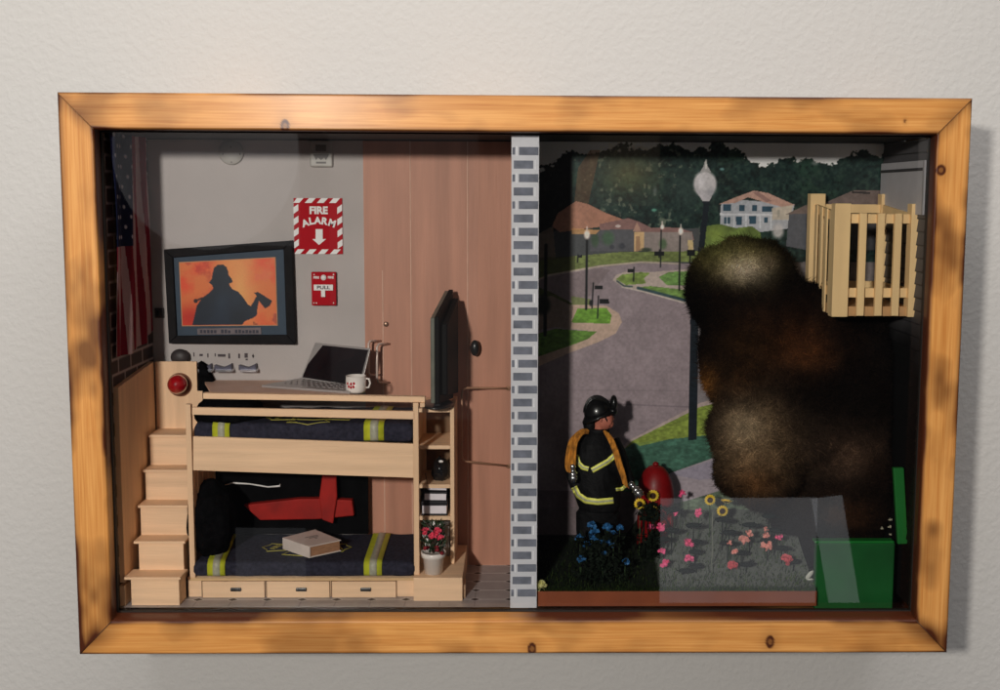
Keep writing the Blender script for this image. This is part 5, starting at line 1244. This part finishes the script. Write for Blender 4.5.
for x in (xl+.004, xr-.009):
    ya, yb2 = YF2+pd, YB2-pd; m_ = MB(); m_.add([(xx, yy, z0_+zs_(yy)) for xx in (x, x+.0035) for yy in (ya, yb2) for z0_ in (rz0, rz1)], [(0, 1, 3, 2), (4, 6, 7, 5), (0, 4, 5, 1), (2, 3, 7, 6), (0, 2, 6, 4), (1, 5, 7, 3)])
    m_.build('rail', pinew, bal, .0003); MB().box(x, x+.0035, ya, yb2, lz0, lz1).build('rail', pinew, bal, .0003)
for a in (858.5, 876.5, 893.5): MB().box(X2(a), X2(a+7.2), YF2-.0002, YF2+.0038, zb2+.001, Z2(213.2)).build('slat', pinew, bal, .0003)
for k in range(4):
    y = YF2+pd+.0045+k*.0155; MB().box(xl+.0022, xl+.0036, y, y+.0075, zb2+.001, Z2(213.2)+zs_(y)+.0004).build('slat', pinew, bal, .0003)
MB().box(xl+.0045, xr-.001, YF2+.0045, YB2-.001, zb2+.0002, zb2+.0085).build('floor_board', mat('pine_floor', A(180, 140, 96, 1.1), .6, .15, 60, stretch=(.1, 1, 1)), bal, .0003)
MB().box(xl+.018, xl+.040, YB2-.004, YB2-.001, Z2(290), Z2(228)).build('doorway', mat('sooty_black', (.010, .009, .009), .8), bal)

# ================================================================ SMOKE (dyed fibre filling)
def smoke():
    R = random.Random(21); m = MB()
    B = [(742, 280, .096, 50, 42, .026), (712, 290, .100, 24, 40, .02), (765, 318, .094, 55, 50, .03), (800, 350, .098, 62, 62, .03), (738, 355, .098, 40, 52, .026), (752, 430, .092, 44, 44, .03),
         (758, 468, .088, 44, 40, .032), (795, 420, .098, 60, 66, .03), (850, 400, .100, 66, 78, .03), (858, 478, .096, 58, 60, .03), (876, 362, .108, 44, 50, .02), (822, 330, .110, 36, 40, .02),
         (862, 540, .108, 44, 36, .022), (815, 505, .104, 46, 38, .024), (768, 278, .104, 28, 28, .02), (895, 470, .100, 26, 90, .028)]
    px_m = lambda y: 1072.4/(y+.8557)/1000*1.0
    surf = []
    for i, (a, b, y, rx, rz, ry) in enumerate(B):
        s = 1/(px_m(y)*1000); n0 = len(m.v)
        blob(m, P(a, b, y), (rx*s, ry, rz*s), .16, 1.8, 84, 60, seed=i*7.3)
        surf.append((n0, len(m.v)))
    V = np.array(m.v); V[:, 0] = np.minimum(V[:, 0], XB-.005); V[:, 1] = np.clip(V[:, 1], .030, YB-.004); m.v = [tuple(v) for v in V]
    m.smooth = [True]*len(m.f)
    o = m.build('tmp', None); rm = o.modifiers.new('r', 'REMESH'); rm.mode = 'VOXEL'; rm.voxel_size = .0016
    sm = o.modifiers.new('s', 'SMOOTH'); sm.factor = .6; sm.iterations = 22
    me2 = bpy.data.meshes.new_from_object(o.evaluated_get(bpy.context.evaluated_depsgraph_get())); bpy.data.objects.remove(o)
    m = MB(); m.v = [tuple(v.co) for v in me2.vertices]; m.f = [tuple(p_.vertices) for p_ in me2.polygons]; m.smooth = [True]*len(m.f)
    fib = [1.0]*len(m.v)
    NR = [(v.co.copy(), v.normal.copy()) for v in me2.vertices if v.normal.y < .55]
    print('smoke verts', len(m.v), len(NR))
    for k in range(110000):
        v, nrm = NR[R.randrange(len(NR))]; v = v+Vector((R.uniform(-.0008, .0008), 0, R.uniform(-.0008, .0008)))
        tang = nrm.cross(Vector((R.uniform(-1, 1), R.uniform(-1, 1), R.uniform(-1, 1)))).normalized()
        d = (nrm*R.uniform(.15, .9)+tang).normalized(); L_ = R.uniform(.0025, .0075)*(1.9 if R.random() < .12 else 1)
        q1_ = v+d*L_*.5+nrm*.0004; q2_ = v+d*L_-nrm*L_*R.uniform(-.2, .5); s = d.cross(nrm).normalized()*.00017
        for q_ in (q1_, q2_): q_.x = min(q_.x, XB-.004); q_.y = min(max(q_.y, YG+.004), YB-.003)
        v0 = v-nrm*.001
        m.add([v0-s, v0+s, q1_+s, q1_-s, q2_], [(0, 1, 2, 3), (3, 2, 4)]); fib += [math.exp(R.gauss(.05, .24))]*5
    pts = np.array(m.v); X, Y = proj_np(pts)
    p = Print(X, Y, (15, 11, 9)); n1 = fbm(X, Y, 31, 26, 4); n2 = fbm(X, Y, 33, 7, 4)
    p.glow(736, 258, 56, 32, (96, 88, 48), .95); p.glow(716, 250, 30, 14, (92, 90, 50), .7); p.glow(746, 270, 30, 19, (190, 174, 150), .98); p.glow(770, 262, 12, 10, (120, 104, 84), .6)
    p.glow(722, 300, 24, 16, (24, 17, 13), .8)
    p.glow(790, 340, 60, 42, (74, 44, 24), .9); p.glow(812, 352, 28, 20, (92, 54, 28), .6); p.glow(742, 345, 36, 34, (58, 38, 20), .7)
    p.glow(706, 386, 15, 22, (150, 96, 42), .8); p.glow(740, 376, 26, 26, (60, 38, 20), .8)
    p.glow(754, 448, 54, 58, (140, 112, 82), 1.0); p.glow(745, 428, 30, 28, (164, 144, 116), .85); p.glow(755, 486, 34, 20, (104, 70, 42), .8)
    p.glow(850, 455, 46, 38, (84, 64, 50), .85); p.glow(850, 516, 40, 26, (70, 46, 30), .8); p.glow(880, 480, 20, 30, (34, 22, 16), .6)
    k = (.62+.76*n1)*(.8+.4*n2); p.c = p.c*k[:, None]*np.clip(np.array(fib), .4, 2.2)[:, None]**.8
    o = m.build('smoke_plume', vmat('dyed_fibre', .95, .05, .25, 900), fixn=False); colour(o, p.lin(.92))
    tag(o, 'billowing brown and black fibre smoke filling the right side under the balcony', 'smoke')
smoke()

# ================================================================ LIGHT
# the key lamp's place follows from the shadow edges the box rails and the divider throw on the back wall
def line_x(c, yc, s, ys):
    return c, yc, (s-c)/(ys-yc)
sA = P(164, 250, YB).x; cA = -XI; kA = (sA-cA)/(YB-.001)
sB = P(571.5, 370, YB).x; cB = XD1; kB = (sB-cB)/(YB-YI)
# x = cA + kA*(y) ; x = cB + kB*(y-YI)
yL = (cA-cB+kB*YI)/(kB-kA); xL = cA+kA*yL
sZ = P(330, 158, YB).z; kZ = (sZ-ZI)/(YB-.001); zL = ZI+kZ*yL

key = bpy.data.lights.new('key_lamp', 'AREA'); key.shape = 'DISK'; key.size = .085; key.energy = 15; key.color = (1, .94, .87)
ko = bpy.data.objects.new('key_lamp', key); C.objects.link(ko); ko.location = (xL, yL, zL)
ko.rotation_euler = (Vector((0, .1, 0))-Vector((xL, yL, zL))).to_track_quat('-Z', 'Y').to_euler()
# overhead room light, wide and soft
def area(name, loc, target, sx_, sy_, e, col, shape='RECTANGLE', roll=0):
    l = bpy.data.lights.new(name, 'AREA'); l.shape = shape; l.size = sx_; l.size_y = sy_; l.energy = e; l.color = col
    o = bpy.data.objects.new(name, l); C.objects.link(o); o.location = loc
    qq = (Vector(target)-Vector(loc)).to_track_quat('-Z', 'Y'); o.rotation_euler = (qq @ Euler((0, 0, roll)).to_quaternion()).to_euler(); return o
area('ceiling_light', (.1, -.9, 1.5), (0, YW, -.2), 1.6, .8, 19, (1, .965, .94))
# unseen area lamps added behind the camera, reflected as glare and haze
def add_glare_lamp(name, pxs, yd, rad, col=(1, 1, 1), shape='RECTANGLE'):
    """rectangle standing at depth yd behind the camera whose reflection falls on these picture corners (TL, TR, BL)"""
    V = []
    for a, b in pxs:
        g = P(a, b, YG); d = (g-CL); d = Vector((d.x, -d.y, d.z)); t = (yd-YG)/d.y; V.append(g+d*t)
    ux = V[1]-V[0]; uz = V[0]-V[2]; c = V[0]+ux*.5-uz*.5
    w_, h_ = ux.length, uz.length
    l = bpy.data.lights.new(name, 'AREA'); l.shape = shape; l.size = w_; l.size_y = h_; l.energy = rad*math.pi*w_*h_*(math.pi/4 if shape == 'ELLIPSE' else 1); l.color = col
    o = bpy.data.objects.new(name, l); C.objects.link(o)
    xax = ux.normalized(); zax = Vector((0, -1, 0)); yax = uz.normalized()
    zl = xax.cross(yax).normalized()                 # lamp shines along -Z; make it face +Y (towards the glass)
    if zl.y > 0: xax = -xax; zl = -zl
    M = Matrix((xax, yax, zl)).transposed(); o.matrix_world = Matrix.Translation(c) @ M.to_4x4()
add_glare_lamp('bed_glare_lamp', [(660, 498), (817, 498), (660, 611)], -1.5, .85, (.96, .96, 1))
add_glare_lamp('side_glare_lamp', [(800, 500), (830, 500), (842, 608)], -1.6, .9, (.92, .96, 1))
add_glare_lamp('round_haze_lamp', [(112, 46), (300, 46), (112, 250)], -1.4, .42, (1, .97, .97), 'ELLIPSE')
add_glare_lamp('upper_haze_lamp', [(163, 152), (300, 152), (163, 245)], -1.9, .3, (.95, .96, 1))
add_glare_lamp('wardrobe_haze_lamp', [(330, 100), (480, 100), (330, 420)], -2.2, .11, (1, .92, .9))
add_glare_lamp('bunk_glare_lamp', [(236, 528), (306, 528), (236, 612)], -1.4, .22, (.95, .96, 1))
add_glare_lamp('trees_haze_lamp', [(590, 120), (660, 120), (590, 206)], -1.4, .14, (1, .75, .5))

w = bpy.data.worlds.new('World'); S.world = w; w.use_nodes = True; nt = w.node_tree; N = nt.nodes; L = nt.links
bg = N['Background']; tc = N.new('ShaderNodeTexCoord'); sep = N.new('ShaderNodeSeparateXYZ'); L.new(tc.outputs['Generated'], sep.inputs[0])
rp = N.new('ShaderNodeValToRGB'); mr = N.new('ShaderNodeMapRange'); mr.inputs['From Min'].default_value = -1; mr.inputs['From Max'].default_value = 1
L.new(sep.outputs['Z'], mr.inputs['Value']); L.new(mr.outputs[0], rp.inputs['Fac']); L.new(rp.outputs[0], bg.inputs['Color'])
rp.color_ramp.elements[0].position = .5; rp.color_ramp.elements[0].color = (.022, .022, .025, 1)
rp.color_ramp.elements[1].position = .95; rp.color_ramp.elements[1].color = (.42, .41, .42, 1)
bg.inputs['Strength'].default_value = .8
S.view_settings.view_transform = 'Standard'; S.view_settings.look = 'None'; S.view_settings.exposure = 0; S.view_settings.gamma = 1
S.cycles.transparent_max_bounces = 12
